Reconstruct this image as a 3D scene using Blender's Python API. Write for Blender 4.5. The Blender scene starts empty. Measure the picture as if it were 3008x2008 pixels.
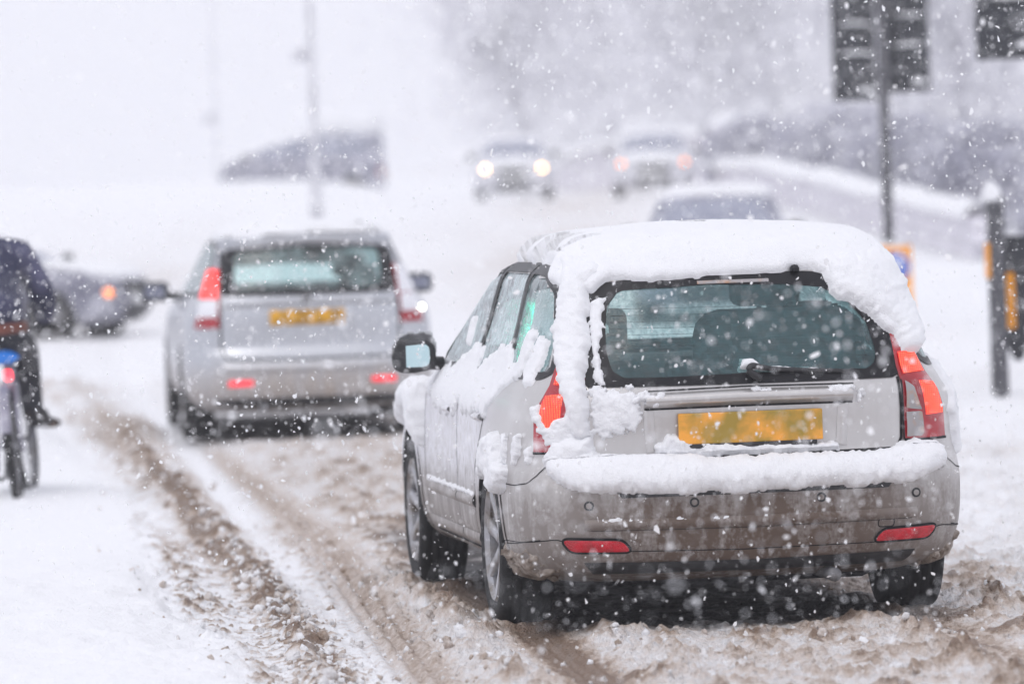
import bpy, bmesh, math, random
import numpy as np
from mathutils import Matrix, Vector

# ------------------------------------------------------------------ camera, sky, sun, exposure
sc = bpy.context.scene
C = sc.collection
R_ = math.radians
PITCH, ROLL, CAM_Z = 0.02495, R_(2.0), 1.62
cam_d = bpy.data.cameras.new('camera'); cam = bpy.data.objects.new('camera', cam_d); C.objects.link(cam)
_f = Vector((0, math.cos(PITCH), -math.sin(PITCH))); _u = Vector((0, math.sin(PITCH), math.cos(PITCH))); _r = Vector((1, 0, 0))
_ri = _r*math.cos(ROLL)-_u*math.sin(ROLL); _up = _u*math.cos(ROLL)+_r*math.sin(ROLL)
m = Matrix.Identity(4)
for i in range(3):
    m[i][0], m[i][1], m[i][2] = _ri[i], _up[i], -_f[i]
m[2][3] = CAM_Z
cam.matrix_world = m
cam_d.lens = 200; cam_d.sensor_width = 36; cam_d.clip_start = .5; cam_d.clip_end = 3000
cam_d.dof.use_dof = True; cam_d.dof.focus_distance = 21.2; cam_d.dof.aperture_fstop = 2.8; cam_d.dof.aperture_blades = 0
sc.camera = cam

SUN_EL, SUN_AZ = 60, 205          # high, soft, behind thick cloud
world = bpy.data.worlds.new('World'); sc.world = world; world.use_nodes = True
wn, wl = world.node_tree.nodes, world.node_tree.links
wn.clear()
sky = wn.new('ShaderNodeTexSky'); sky.sky_type = 'NISHITA'; sky.sun_disc = False
sky.sun_elevation = R_(SUN_EL); sky.sun_rotation = R_(SUN_AZ); sky.air_density = 1.0; sky.dust_density = 6.0
hs = wn.new('ShaderNodeHueSaturation'); hs.inputs['Saturation'].default_value = .35; wl.new(sky.outputs[0], hs.inputs['Color'])
mx = wn.new('ShaderNodeMix'); mx.data_type = 'RGBA'; mx.inputs[0].default_value = .78      # thick, even snow cloud over most of it
wl.new(hs.outputs[0], mx.inputs[6]); mx.inputs[7].default_value = (9.65, 9.75, 10.85, 1)
bg = wn.new('ShaderNodeBackground'); bg.inputs['Strength'].default_value = .12; wl.new(mx.outputs[2], bg.inputs['Color'])
wo = wn.new('ShaderNodeOutputWorld'); wl.new(bg.outputs[0], wo.inputs['Surface'])
sd = bpy.data.lights.new('sun', 'SUN'); sd.energy = .5; sd.angle = R_(30); sd.color = (1, .97, .94)
sun = bpy.data.objects.new('sun', sd); C.objects.link(sun)
sun.rotation_euler = Vector((math.sin(R_(SUN_AZ))*math.cos(R_(SUN_EL)), math.cos(R_(SUN_AZ))*math.cos(R_(SUN_EL)), math.sin(R_(SUN_EL)))).to_track_quat('Z', 'Y').to_euler()
vs = sc.view_settings; vs.view_transform = 'Standard'; vs.look = 'None'; vs.gamma = 1; vs.exposure = -.14; vs.use_curve_mapping = False
sc.cycles.max_bounces = 8; sc.cycles.diffuse_bounces = 3; sc.cycles.glossy_bounces = 4; sc.cycles.transparent_max_bounces = 16; sc.cycles.volume_bounces = 2
sc.cycles.sample_clamp_indirect = 6; sc.cycles.use_denoising = True; sc.cycles.adaptive_threshold = .02

rng = np.random.default_rng(7); random.seed(7)
#--MATH-BEGIN
class Shell:
    """car body surface: a stack of plan outlines; rows = (z, half width, rear y, front y)"""
    def __init__(s, rows, Br=.6, Bf=.8, n=4.0, nf=3.0):
        r = np.array(rows, float); m = len(r)
        k = 12; t = np.linspace(0, m-1, (m-1)*k+1)
        i = np.clip(t.astype(int), 0, m-2); f = (t-i)[:, None]
        p = lambda j: r[np.clip(j, 0, m-1)]
        lo, hi = p(i), p(i+1)
        h = lambda a, b, c: np.where((b-a)*(c-b) <= 0, 0, 2*(b-a)*(c-b)/np.where(np.abs(c-a) < 1e-9, 1, (c-a)))  # monotone slopes
        d0, d1 = h(p(i-1), lo, hi), h(lo, hi, p(i+2))
        d0[i == 0] = (hi-lo)[i == 0]; d1[i == m-2] = (hi-lo)[i == m-2]
        s.tab = (2*f**3-3*f**2+1)*lo+(f**3-2*f**2+f)*d0+(-2*f**3+3*f**2)*hi+(f**3-f**2)*d1
        s.Br, s.Bf, s.n, s.nf = Br, Bf, n, nf
    def wyy(s, z):
        return [np.interp(z, s.tab[:, 0], s.tab[:, c]) for c in (1, 2, 3)]
    def bf(s, z):
        t = np.clip((np.asarray(z, float)-.86)/.14, 0, 1); return s.Bf+(.38-s.Bf)*t*t*(3-2*t)
    def rear(s, x, z):
        W, Yr, Yf = s.wyy(z); u = np.clip(np.abs(x)/W, 0, .9999)
        return Yr+s.Br*(1-(1-u**s.n)**(1/s.n))
    def front(s, x, z):
        W, Yr, Yf = s.wyy(z); u = np.clip(np.abs(x)/W, 0, .9999)
        return Yf-s.bf(z)*(1-(1-u**s.nf)**(1/s.nf))
    def side(s, y, z):
        W, Yr, Yf = s.wyy(z)
        a = np.clip((Yr+s.Br-y)/s.Br, 0, 1); Bf = s.bf(z); b = np.clip((y-Yf+Bf)/Bf, 0, 1)
        return W*(1-a**s.n)**(1/s.n)*(1-b**s.nf)**(1/s.nf)
    def half(s, z, nq=28, ns=60, nfq=22):
        """half outline rear centre -> side -> front centre at height z: x>=0"""
        W, Yr, Yf = [float(v) for v in s.wyy(z)]
        Br, Bf = s.Br, float(s.bf(z))
        L = Yf-Yr
        if Br+Bf > L*.95: q = L*.95/(Br+Bf); Br *= q; Bf *= q
        th = np.linspace(0, np.pi/2, nq)
        xr = W*np.sin(th)**(2/s.n); yr = Yr+Br*(1-np.cos(th)**(2/s.n))
        ys = np.linspace(Yr+Br, Yf-Bf, ns)[1:-1]
        tf = np.linspace(np.pi/2, 0, nfq)
        xf = W*np.sin(tf)**(2/s.nf); yf = Yf-Bf*(1-np.cos(tf)**(2/s.nf))
        return np.concatenate([xr, np.full(len(ys), W), xf]), np.concatenate([yr, ys, yf])
    def arc(s, a, z):
        """point at signed arc length a from the rear centre at height z (arrays)"""
        a = np.asarray(a, float); z = np.asarray(z, float); sh = a.shape
        a, z = a.ravel(), z.ravel(); x = np.zeros_like(a); y = np.zeros_like(a)
        zq = np.round(z, 3)
        for zz in np.unique(zq):
            m = zq == zz
            hx, hy = s.half(zz, 120, 40, 60)
            c = np.concatenate([[0], np.cumsum(np.hypot(np.diff(hx), np.diff(hy)))])
            x[m] = np.sign(a[m])*np.interp(np.abs(a[m]), c, hx); y[m] = np.interp(np.abs(a[m]), c, hy)
        return np.stack([x, y, z], -1).reshape(sh+(3,))
V_ROWS = [(.19,.68,-.70,3.2),(.22,.75,-.82,3.38),(.245,.795,-.885,3.46),(.30,.828,-.93,3.52),(.37,.846,-.955,3.55),(.45,.852,-.967,3.555),(.52,.854,-.966,3.55),
 (.56,.854,-.956,3.54),(.60,.854,-.925,3.53),(.635,.854,-.885,3.50),(.67,.853,-.868,3.47),(.74,.850,-.868,3.40),(.81,.845,-.872,3.27),(.86,.832,-.872,3.0),(.895,.812,-.865,2.6),(.925,.795,-.855,2.42),
 (.96,.775,-.842,2.34),(1.05,.742,-.802,2.14),(1.15,.71,-.752,1.90),(1.25,.683,-.697,1.62),(1.32,.658,-.645,1.38),(1.365,.61,-.57,1.15),(1.395,.53,-.43,.95),(1.415,.37,-.22,.7),(1.425,.2,.0,.5),(1.428,.05,.1,.4)]
S_ROWS = [(.20,.70,-.75,3.3),(.24,.78,-.88,3.45),(.30,.84,-.94,3.55),(.38,.866,-.965,3.6),(.47,.874,-.975,3.6),(.55,.876,-.968,3.58),(.62,.876,-.945,3.55),(.66,.875,-.925,3.5),
 (.75,.872,-.92,3.4),(.85,.862,-.915,3.2),(.92,.84,-.905,2.8),(.96,.81,-.895,2.5),(1.0,.785,-.88,2.35),(1.1,.745,-.835,2.1),(1.2,.70,-.775,1.8),(1.3,.66,-.71,1.5),(1.38,.615,-.65,1.2),(1.425,.55,-.57,1.0),(1.455,.44,-.35,.75),(1.47,.3,-.1,.5),(1.476,.06,.1,.4)]
#--MATH-END

# ------------------------------------------------------------------ noise, mesh and material helpers
_T2 = rng.random((256, 256)); _T3 = rng.random((64, 64, 64))
def vn2(x, y, s=0):
    x = np.asarray(x, float)+s*17.37; y = np.asarray(y, float)+s*9.71
    i, j = np.floor(x).astype(int), np.floor(y).astype(int); f, g = x-i, y-j
    f = f*f*(3-2*f); g = g*g*(3-2*g); i &= 255; j &= 255; a, b = (i+1) & 255, (j+1) & 255
    return (_T2[i, j]*(1-f)+_T2[a, j]*f)*(1-g)+(_T2[i, b]*(1-f)+_T2[a, b]*f)*g
def fbm2(x, y, s=0, o=4):
    t, a = 0, .5
    for k in range(o): t = t+a*(vn2(x*2**k, y*2**k, s+k*3)-.5); a *= .5
    return t*2
def vn3(p, s=0):
    p = np.asarray(p, float)+s*11.3; i = np.floor(p).astype(int); f = p-i; f = f*f*(3-2*f); i &= 63; j = (i+1) & 63
    x0, y0, z0 = i[..., 0], i[..., 1], i[..., 2]; x1, y1, z1 = j[..., 0], j[..., 1], j[..., 2]; fx, fy, fz = f[..., 0], f[..., 1], f[..., 2]
    a = _T3[x0, y0, z0]*(1-fx)+_T3[x1, y0, z0]*fx; b = _T3[x0, y1, z0]*(1-fx)+_T3[x1, y1, z0]*fx
    c = _T3[x0, y0, z1]*(1-fx)+_T3[x1, y0, z1]*fx; d = _T3[x0, y1, z1]*(1-fx)+_T3[x1, y1, z1]*fx
    return (a*(1-fy)+b*fy)*(1-fz)+(c*(1-fy)+d*fy)*fz
def fbm3(p, s=0, o=4):
    t, a = 0, .5
    for k in range(o): t = t+a*(vn3(p*2**k, s+k*3)-.5); a *= .5
    return t*2
def sstep(a, b, x):
    t = np.clip((np.asarray(x, float)-a)/(b-a), 0, 1); return t*t*(3-2*t)
def norm(v): return v/np.maximum(np.linalg.norm(v, axis=-1, keepdims=True), 1e-12)

def mk(name, V, F, mat=None, parent=None, smooth=True):
    """link verts V and faces F (list of tuples or an int array) as one mesh object"""
    me = bpy.data.meshes.new(name)
    V = np.asarray(V, np.float32).reshape(-1, 3)
    if isinstance(F, np.ndarray):
        k = F.shape[1]; me.vertices.add(len(V)); me.vertices.foreach_set('co', V.ravel())
        me.loops.add(F.size); me.loops.foreach_set('vertex_index', F.astype(np.int32).ravel())
        me.polygons.add(len(F)); me.polygons.foreach_set('loop_start', np.arange(0, F.size, k, dtype=np.int32))
        me.update(calc_edges=True); me.validate()
    else:
        me.from_pydata([tuple(map(float, v)) for v in V], [], F); me.update()
    if smooth: me.polygons.foreach_set('use_smooth', [True]*len(me.polygons))
    if mat is not None: me.materials.append(M[mat] if isinstance(mat, str) else mat)
    o = bpy.data.objects.new(name, me); C.objects.link(o)
    if parent is not None: o.parent = parent
    return o
def tag(o, label, cat=None, group=None, kind=None):
    o['label'] = label
    if cat: o['category'] = cat
    if group: o['group'] = group
    if kind: o['kind'] = kind
    return o
def thing(name, label, cat, loc=(0, 0, 0), rz=0, group=None, rx=0, ry=0):
    o = bpy.data.objects.new(name, None); o.empty_display_size = .2; C.objects.link(o)
    o.location = loc; o.rotation_euler = (rx, ry, rz)
    return tag(o, label, cat, group)
def gridF(nu, nv, closed=False):
    i = np.arange(nu if closed else nu-1)[:, None]; j = np.arange(nv-1)[None, :]
    a = i*nv+j; b = ((i+1) % nu)*nv+j
    return np.stack([a, b, b+1, a+1], -1).reshape(-1, 4)
def used(V, F):
    ids, inv = np.unique(F, return_inverse=True); return V[ids], inv.reshape(F.shape)
def box(name, size, loc, mat, parent=None, bev=.01, seg=2, rot=None, taper=None):
    bm = bmesh.new(); bmesh.ops.create_cube(bm, size=1)
    for v in bm.verts:
        t = 1
        if taper and v.co.z > 0: t = taper
        v.co = Vector((v.co.x*size[0]*t, v.co.y*size[1]*t, v.co.z*size[2]))
    if bev: bmesh.ops.bevel(bm, geom=bm.edges[:], offset=min(bev, min(size)*.45), segments=seg, profile=.5, affect='EDGES')
    if rot is not None: bmesh.ops.transform(bm, matrix=rot, verts=bm.verts)
    bmesh.ops.translate(bm, vec=loc, verts=bm.verts)
    me = bpy.data.meshes.new(name); bm.to_mesh(me); bm.free()
    me.materials.append(M[mat]); o = bpy.data.objects.new(name, me); C.objects.link(o); o.parent = parent
    return o
def lathe(name, prof, mat, parent=None, axis='z', loc=(0, 0, 0), n=32, closed=False):
    """prof = [(radius, height)] turned round an axis"""
    p = np.array(prof, float); th = np.linspace(0, 2*np.pi, n, endpoint=False)
    r, h = p[:, 0][None], p[:, 1][None]
    a, b, c = r*np.cos(th)[:, None], r*np.sin(th)[:, None], np.broadcast_to(h, (n, len(p)))
    V = np.stack({'z': (a, b, c), 'x': (c, a, b), 'y': (b, c, a)}[axis], -1)+np.array(loc)
    F = gridF(n, len(p), True)
    if closed:
        F = np.concatenate([F, np.stack([np.arange(n)*len(p)+len(p)-1, ((np.arange(n)+1) % n)*len(p)+len(p)-1, ((np.arange(n)+1) % n)*len(p), np.arange(n)*len(p)], -1)])
    return mk(name, V.reshape(-1, 3), F, mat, parent)
def tube_vf(path, rad, n=8):
    P = np.array(path, float); rad = np.broadcast_to(np.asarray(rad, float), (len(P),))
    T = norm(np.gradient(P, axis=0)); ref = np.array([0, 0, 1.]) if abs(T[:, 2]).mean() < .9 else np.array([1., 0, 0])
    A = norm(np.cross(T, ref)); B = np.cross(T, A); th = np.linspace(0, 2*np.pi, n, endpoint=False)
    V = P[:, None]+rad[:, None, None]*(np.cos(th)[None, :, None]*A[:, None]+np.sin(th)[None, :, None]*B[:, None])
    k = len(P); i = np.arange(k-1)[:, None]*n; j = np.arange(n)[None]; j2 = (j+1) % n
    F = np.stack([i+j, i+j2, i+n+j2, i+n+j], -1).reshape(-1, 4)
    V = np.concatenate([V.reshape(-1, 3), P[:1], P[-1:]])
    cap = np.concatenate([np.stack([np.full(n, k*n), np.full(n, k*n), j2[0], j[0]], -1), np.stack([np.full(n, k*n+1), np.full(n, k*n+1), (k-1)*n+j[0], (k-1)*n+j2[0]], -1)])
    return V, [tuple(f) for f in F.tolist()]+[(f[1], f[2], f[3]) for f in cap.tolist()]
def tube(name, path, rad, mat, parent=None, n=8):
    V, F = tube_vf(path, rad, n); return mk(name, V, F, mat, parent)
def join(parts):
    V, F, k = [], [], 0
    for v, f in parts:
        V.append(np.asarray(v)); F += [tuple(i+k for i in q) for q in f]; k += len(v)
    return np.concatenate(V), F
def smooth_path(pts, n):
    p = np.array(pts, float); t = np.linspace(0, len(p)-1, n); i = np.clip(t.astype(int), 0, len(p)-2); f = (t-i)[:, None]
    q = lambda j: p[np.clip(j, 0, len(p)-1)]
    a, b, c, d = q(i-1), q(i), q(i+1), q(i+2)
    return .5*(2*b+(c-a)*f+(2*a-5*b+4*c-d)*f**2+(3*b-3*c+d-a)*f**3)

M = {}
def pm(name, col, rough=.5, metal=0, var=.12, scale=9., bump=0, bscale=40., emit=None, estr=0, spec=.5, coat=0, trans=0, col2=None, thr=None):
    mt = bpy.data.materials.new(name); mt.use_nodes = True; nt = mt.node_tree; N, L = nt.nodes, nt.links
    b = N['Principled BSDF']; b.inputs['Roughness'].default_value = rough; b.inputs['Metallic'].default_value = metal
    b.inputs['Specular IOR Level'].default_value = spec; b.inputs['Coat Weight'].default_value = coat
    tc = N.new('ShaderNodeTexCoord'); nz = N.new('ShaderNodeTexNoise'); nz.inputs['Scale'].default_value = scale; nz.inputs['Detail'].default_value = 5
    L.new(tc.outputs['Object'], nz.inputs['Vector'])
    rp = N.new('ShaderNodeValToRGB'); e = rp.color_ramp.elements
    lo, hi = thr or (.3, .7); e[0].position, e[1].position = lo, hi
    c2 = col2 or tuple(min(1, c*(1+var)) for c in col); c1 = col if col2 else tuple(c*(1-var) for c in col)
    e[0].color = (*c1, 1); e[1].color = (*c2, 1)
    L.new(nz.outputs[0], rp.inputs[0]); L.new(rp.outputs[0], b.inputs['Base Color'])
    if bump:
        n2 = N.new('ShaderNodeTexNoise'); n2.inputs['Scale'].default_value = bscale; n2.inputs['Detail'].default_value = 6; L.new(tc.outputs['Object'], n2.inputs['Vector'])
        bp = N.new('ShaderNodeBump'); bp.inputs['Strength'].default_value = bump; bp.inputs['Distance'].default_value = .01
        L.new(n2.outputs[0], bp.inputs['Height']); L.new(bp.outputs[0], b.inputs['Normal'])
    if emit: b.inputs['Emission Color'].default_value = (*emit, 1); b.inputs['Emission Strength'].default_value = estr
    M[name] = mt; return mt
SNOWC = (.855, .86, .88)
pm('snow', SNOWC, .75, var=.015, scale=20, bump=.5, bscale=160, spec=.2)
pm('post_hazed', (.45, .45, .48), .6, var=.3, scale=3, col2=(.72, .72, .76), thr=(.35, .65))  # lamp post colour paled for haze, plus clinging snow
pm('slush_mud', (.16, .12, .09), .6, var=.4, scale=30, bump=.8, bscale=60, col2=(.48, .42, .37))
pm('black_plastic', (.02, .02, .023), .45, var=.3)
pm('rubber', (.008, .008, .009), .75, var=.3, bump=.5, bscale=60)
pm('dark_void', (.008, .008, .01), .9)
pm('fabric', (.05, .052, .056), .9, var=.25, scale=30)
pm('rim', (.42, .42, .44), .35, .85, col2=(.2, .17, .14), scale=14, thr=(.45, .7))
pm('chrome', (.6, .6, .62), .15, 1)
pm('mirror_glass', (.55, .72, .74), .04, 1, var=.03)
pm('blackgloss', (.010, .010, .013), .4, var=.2, spec=.25)
pm('farglass', (.17, .18, .25), .25, var=.3, col2=(.32, .34, .43), scale=3)
pm('yellow_plate', (.36, .24, .03), .45, col2=(.92, .40, .05), scale=9, thr=(.40, .64), bump=.1)
pm('orange_plate', (.82, .42, .02), .45, col2=(.34, .17, .01), scale=13, thr=(.42, .60))
pm('steel', (.22, .22, .23), .5, .5, var=.2, bump=.2)
pm('pole_grey', (.06, .06, .07), .6, var=.3, scale=20, col2=(.22, .22, .24), thr=(.5, .85))
pm('signal_black', (.018, .02, .028), .6, var=.4, scale=6)
pm('sign_yellow', (.95, .36, .0), .5, var=.08)
pm('sign_blue', (.01, .11, .62), .45, var=.08)
pm('sign_white', (.8, .8, .8), .5, var=.05)
pm('reflector', (.50, .004, .02), .18, col2=(.20, .012, .016), scale=26, thr=(.42, .72), emit=(1, .01, .04), estr=.10, coat=.4, bump=.5, bscale=260)  # no lamp: a faint glow stands in for returned light
pm('lens_dark_red', (.28, .004, .012), .12, var=.3, coat=.6, emit=(.6, .004, .02), estr=.12)
pm('lens_clear', (.35, .33, .33), .1, .4, var=.3, scale=30, coat=.6, col2=(.45, .26, .16), thr=(.5, .75))
pm('fog_red', (.6, .01, .02), .3, emit=(1, .03, .06), estr=1.1)  # red glow put into the bumper reflectors of the car ahead
pm('brake_red', (.6, .02, .02), .3, emit=(1, .06, .05), estr=1.5)
pm('head_lamp', (.9, .85, .7), .2, emit=(1, .60, .23), estr=10)
pm('indicator', (.9, .4, .1), .3, emit=(1, .24, .05), estr=2.4)
pm('white_glint', (.9, .9, .88), .2, emit=(1, .95, .85), estr=10)
pm('green_lamp', (.05, .8, .5), .2, emit=(.02, 1, .62), estr=11)
pm('tail_small', (.6, .02, .02), .3, emit=(1, .03, .05), estr=4)
pm('silver_far', (.5, .5, .53), .4, .5, var=.15, scale=2, col2=(.7, .7, .73))
pm('white_far', (.62, .62, .66), .4, .1, var=.15, scale=2, col2=(.8, .8, .84), thr=(.4, .6))
pm('dark_far', (.24, .24, .30), .6, .1, scale=2.2, col2=(.46, .46, .54), thr=(.45, .75))  # far bodywork paled in colour for haze, plus snow crust
pm('mauve_far', (.14, .14, .19), .45, .3, scale=2.2, col2=(.5, .5, .56), thr=(.45, .65))
pm('jacket', (.022, .024, .06), .85, scale=5, col2=(.11, .11, .19), thr=(.45, .75), bump=.4, bscale=25)
pm('trousers', (.010, .011, .016), .85, scale=8, col2=(.03, .03, .04), bump=.3)
pm('belt', (.15, .045, .03), .7, var=.2)
pm('shoe', (.02, .018, .02), .7, col2=(.2, .1, .05), scale=16, thr=(.55, .7))
pm('skin', (.5, .3, .22), .6, var=.06)
pm('hair', (.03, .022, .018), .7)
pm('saddle_blue', (.01, .20, .72), .5, var=.12)
pm('bike_paint', (.22, .21, .27), .4, .2, col2=(.42, .41, .48))
pm('bark', (.55, .54, .58), .9, scale=2, col2=(.6, .6, .64), thr=(.4, .6))
pm('twig', (.68, .67, .72), .9, scale=.5, col2=(.94, .94, .97), thr=(.35, .65))  # bark and twigs paled in colour for distance haze, besides their snow
pm('hedge_leaf', (.42, .42, .50), .9, scale=1.2, col2=(.86, .86, .91), thr=(.42, .68))  # bushes likewise paled for haze, besides snow dusting
pm('stone', (.74, .72, .78), .85, var=.3, scale=5, bump=.5, bscale=10)  # wall colour lightened for haze, besides plastered snow

def paint(name, silver, dirtc, zlo=.38, zhi=.80, film=.5, frost=0):
    """car paint under road film: brown grime thickest low down, streaked and blotched; frost dusting as thin snow"""
    mt = bpy.data.materials.new(name); mt.use_nodes = True; nt = mt.node_tree; N, L = nt.nodes, nt.links; b = N['Principled BSDF']
    tc = N.new('ShaderNodeTexCoord'); sp = N.new('ShaderNodeSeparateXYZ'); L.new(tc.outputs['Object'], sp.inputs[0])
    mr = N.new('ShaderNodeMapRange'); mr.inputs[1].default_value = zhi; mr.inputs[2].default_value = zlo; mr.interpolation_type = 'SMOOTHSTEP'; L.new(sp.outputs[2], mr.inputs[0])
    mp = N.new('ShaderNodeMapping'); mp.inputs['Scale'].default_value = (9, 9, 2.0); L.new(tc.outputs['Object'], mp.inputs[0])
    n1 = N.new('ShaderNodeTexNoise'); n1.inputs['Scale'].default_value = 1.6; n1.inputs['Detail'].default_value = 8; n1.inputs['Roughness'].default_value = .65; L.new(mp.outputs[0], n1.inputs[0])
    n2 = N.new('ShaderNodeTexNoise'); n2.inputs['Scale'].default_value = 70; n2.inputs['Detail'].default_value = 3; L.new(tc.outputs['Object'], n2.inputs[0])
    a = N.new('ShaderNodeMath'); a.operation = 'MULTIPLY_ADD'; L.new(n1.outputs[0], a.inputs[0]); a.inputs[1].default_value = 1.1; a.inputs[2].default_value = -.25
    a2 = N.new('ShaderNodeMath'); a2.operation = 'MULTIPLY_ADD'; L.new(n2.outputs[0], a2.inputs[0]); a2.inputs[1].default_value = .35; L.new(a.outputs[0], a2.inputs[2])
    c = N.new('ShaderNodeMath'); c.operation = 'MULTIPLY_ADD'; L.new(mr.outputs[0], c.inputs[0]); c.inputs[1].default_value = .86; c.inputs[2].default_value = .11
    d = N.new('ShaderNodeMath'); d.operation = 'MULTIPLY'; d.use_clamp = True; L.new(a2.outputs[0], d.inputs[0]); L.new(c.outputs[0], d.inputs[1])
    e = N.new('ShaderNodeMath'); e.operation = 'MULTIPLY'; e.use_clamp = True; L.new(d.outputs[0], e.inputs[0]); e.inputs[1].default_value = film*2.6
    ab = N.new('ShaderNodeMath'); ab.operation = 'ABSOLUTE'; L.new(sp.outputs[0], ab.inputs[0])      # the wake throws most grime on the middle of the tail
    wk = N.new('ShaderNodeMapRange'); wk.interpolation_type = 'SMOOTHSTEP'; wk.inputs[1].default_value = .30; wk.inputs[2].default_value = .78; wk.inputs[3].default_value = 1; wk.inputs[4].default_value = .68; L.new(ab.outputs[0], wk.inputs[0])
    e2 = N.new('ShaderNodeMath'); e2.operation = 'MULTIPLY'; L.new(e.outputs[0], e2.inputs[0]); L.new(wk.outputs[0], e2.inputs[1]); e = e2
    mc = N.new('ShaderNodeMix'); mc.data_type = 'RGBA'; L.new(e.outputs[0], mc.inputs[0]); mc.inputs[6].default_value = (*silver, 1); mc.inputs[7].default_value = (*dirtc, 1)
    colout = mc.outputs[2]
    if frost:       # powdery snow clinging to the left flank
        rx = N.new('ShaderNodeMapRange'); rx.interpolation_type = 'SMOOTHSTEP'; rx.inputs[1].default_value = -.77; rx.inputs[2].default_value = -.83; L.new(sp.outputs[0], rx.inputs[0])
        ry = N.new('ShaderNodeMapRange'); ry.interpolation_type = 'SMOOTHSTEP'; ry.inputs[1].default_value = -.3; ry.inputs[2].default_value = .5; L.new(sp.outputs[1], ry.inputs[0])
        rz = N.new('ShaderNodeMapRange'); rz.interpolation_type = 'SMOOTHSTEP'; rz.inputs[1].default_value = .44; rz.inputs[2].default_value = .62; L.new(sp.outputs[2], rz.inputs[0])
        mq = N.new('ShaderNodeMapping'); mq.inputs['Scale'].default_value = (40, 40, 17); L.new(tc.outputs['Object'], mq.inputs[0])
        nq = N.new('ShaderNodeTexNoise'); nq.inputs['Scale'].default_value = 1; nq.inputs['Detail'].default_value = 6; nq.inputs['Roughness'].default_value = .7; L.new(mq.outputs[0], nq.inputs[0])
        p1 = N.new('ShaderNodeMath'); p1.operation = 'MULTIPLY'; L.new(rx.outputs[0], p1.inputs[0]); L.new(ry.outputs[0], p1.inputs[1])
        p2 = N.new('ShaderNodeMath'); p2.operation = 'MULTIPLY'; L.new(p1.outputs[0], p2.inputs[0]); L.new(rz.outputs[0], p2.inputs[1])
        th = N.new('ShaderNodeMapRange'); th.inputs[1].default_value = .40; th.inputs[2].default_value = .52; L.new(nq.outputs[0], th.inputs[0])
        p3 = N.new('ShaderNodeMath'); p3.operation = 'MULTIPLY'; L.new(p2.outputs[0], p3.inputs[0]); L.new(th.outputs[0], p3.inputs[1])
        ms = N.new('ShaderNodeMix'); ms.data_type = 'RGBA'; L.new(p3.outputs[0], ms.inputs[0]); L.new(colout, ms.inputs[6]); ms.inputs[7].default_value = (.80, .80, .84, 1); colout = ms.outputs[2]
        ed = N.new('ShaderNodeMath'); ed.operation = 'MAXIMUM'; L.new(e.outputs[0], ed.inputs[0]); L.new(p3.outputs[0], ed.inputs[1]); e = ed
    L.new(colout, b.inputs['Base Color'])
    mm = N.new('ShaderNodeMapRange'); L.new(e.outputs[0], mm.inputs[0]); mm.inputs[3].default_value = .75; mm.inputs[4].default_value = .0; L.new(mm.outputs[0], b.inputs['Metallic'])
    mr2 = N.new('ShaderNodeMapRange'); L.new(e.outputs[0], mr2.inputs[0]); mr2.inputs[3].default_value = .27; mr2.inputs[4].default_value = .62; L.new(mr2.outputs[0], b.inputs['Roughness'])
    bp = N.new('ShaderNodeBump'); bp.inputs['Strength'].default_value = .12; bp.inputs['Distance'].default_value = .004; L.new(a2.outputs[0], bp.inputs['Height']); L.new(bp.outputs[0], b.inputs['Normal'])
    M[name] = mt
paint('paint_near', (.62, .605, .595), (.115, .078, .058), .40, .70, .80, frost=1)
paint('paint_mid', (.52, .54, .58), (.46, .39, .33), .36, .62, .55)

def glass(name, tint, frost=0., fscale=14., fcol=(.75, .8, .83), rough=.03, low=0.):
    """thin pane: tinted see-through with mirror reflection, part frosted over"""
    mt = bpy.data.materials.new(name); mt.use_nodes = True; nt = mt.node_tree; N, L = nt.nodes, nt.links; N.remove(N['Principled BSDF']); out = N['Material Output']
    tr = N.new('ShaderNodeBsdfTransparent'); tr.inputs[0].default_value = (*tint, 1)
    gl = N.new('ShaderNodeBsdfGlossy'); gl.inputs['Roughness'].default_value = rough
    lw = N.new('ShaderNodeLayerWeight'); lw.inputs['Blend'].default_value = .5
    pw = N.new('ShaderNodeMath'); pw.operation = 'POWER'; L.new(lw.outputs['Facing'], pw.inputs[0]); pw.inputs[1].default_value = 5
    fr = N.new('ShaderNodeMath'); fr.operation = 'MULTIPLY_ADD'; fr.use_clamp = True; L.new(pw.outputs[0], fr.inputs[0]); fr.inputs[1].default_value = .9; fr.inputs[2].default_value = .06
    tc = N.new('ShaderNodeTexCoord')
    nz = N.new('ShaderNodeTexNoise'); nz.inputs['Scale'].default_value = fscale; nz.inputs['Detail'].default_value = 9; nz.inputs['Roughness'].default_value = .7; L.new(tc.outputs['Object'], nz.inputs[0])
    bp = N.new('ShaderNodeBump'); bp.inputs['Strength'].default_value = .06; bp.inputs['Distance'].default_value = .004; L.new(nz.outputs[0], bp.inputs['Height'])
    L.new(bp.outputs[0], gl.inputs['Normal']); L.new(bp.outputs[0], lw.inputs['Normal'])
    m1 = N.new('ShaderNodeMixShader'); L.new(fr.outputs[0], m1.inputs[0]); L.new(tr.outputs[0], m1.inputs[1]); L.new(gl.outputs[0], m1.inputs[2])
    last = m1
    if frost:
        df = N.new('ShaderNodeBsdfDiffuse'); df.inputs[0].default_value = (*fcol, 1)
        rp = N.new('ShaderNodeMapRange'); rp.inputs[1].default_value = .36; rp.inputs[2].default_value = .66; rp.inputs[3].default_value = low; rp.inputs[4].default_value = frost; L.new(nz.outputs[0], rp.inputs[0])
        m2 = N.new('ShaderNodeMixShader'); L.new(rp.outputs[0], m2.inputs[0]); L.new(m1.outputs[0], m2.inputs[1]); L.new(df.outputs[0], m2.inputs[2]); last = m2
    L.new(last.outputs[0], out.inputs['Surface']); M[name] = mt
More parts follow.
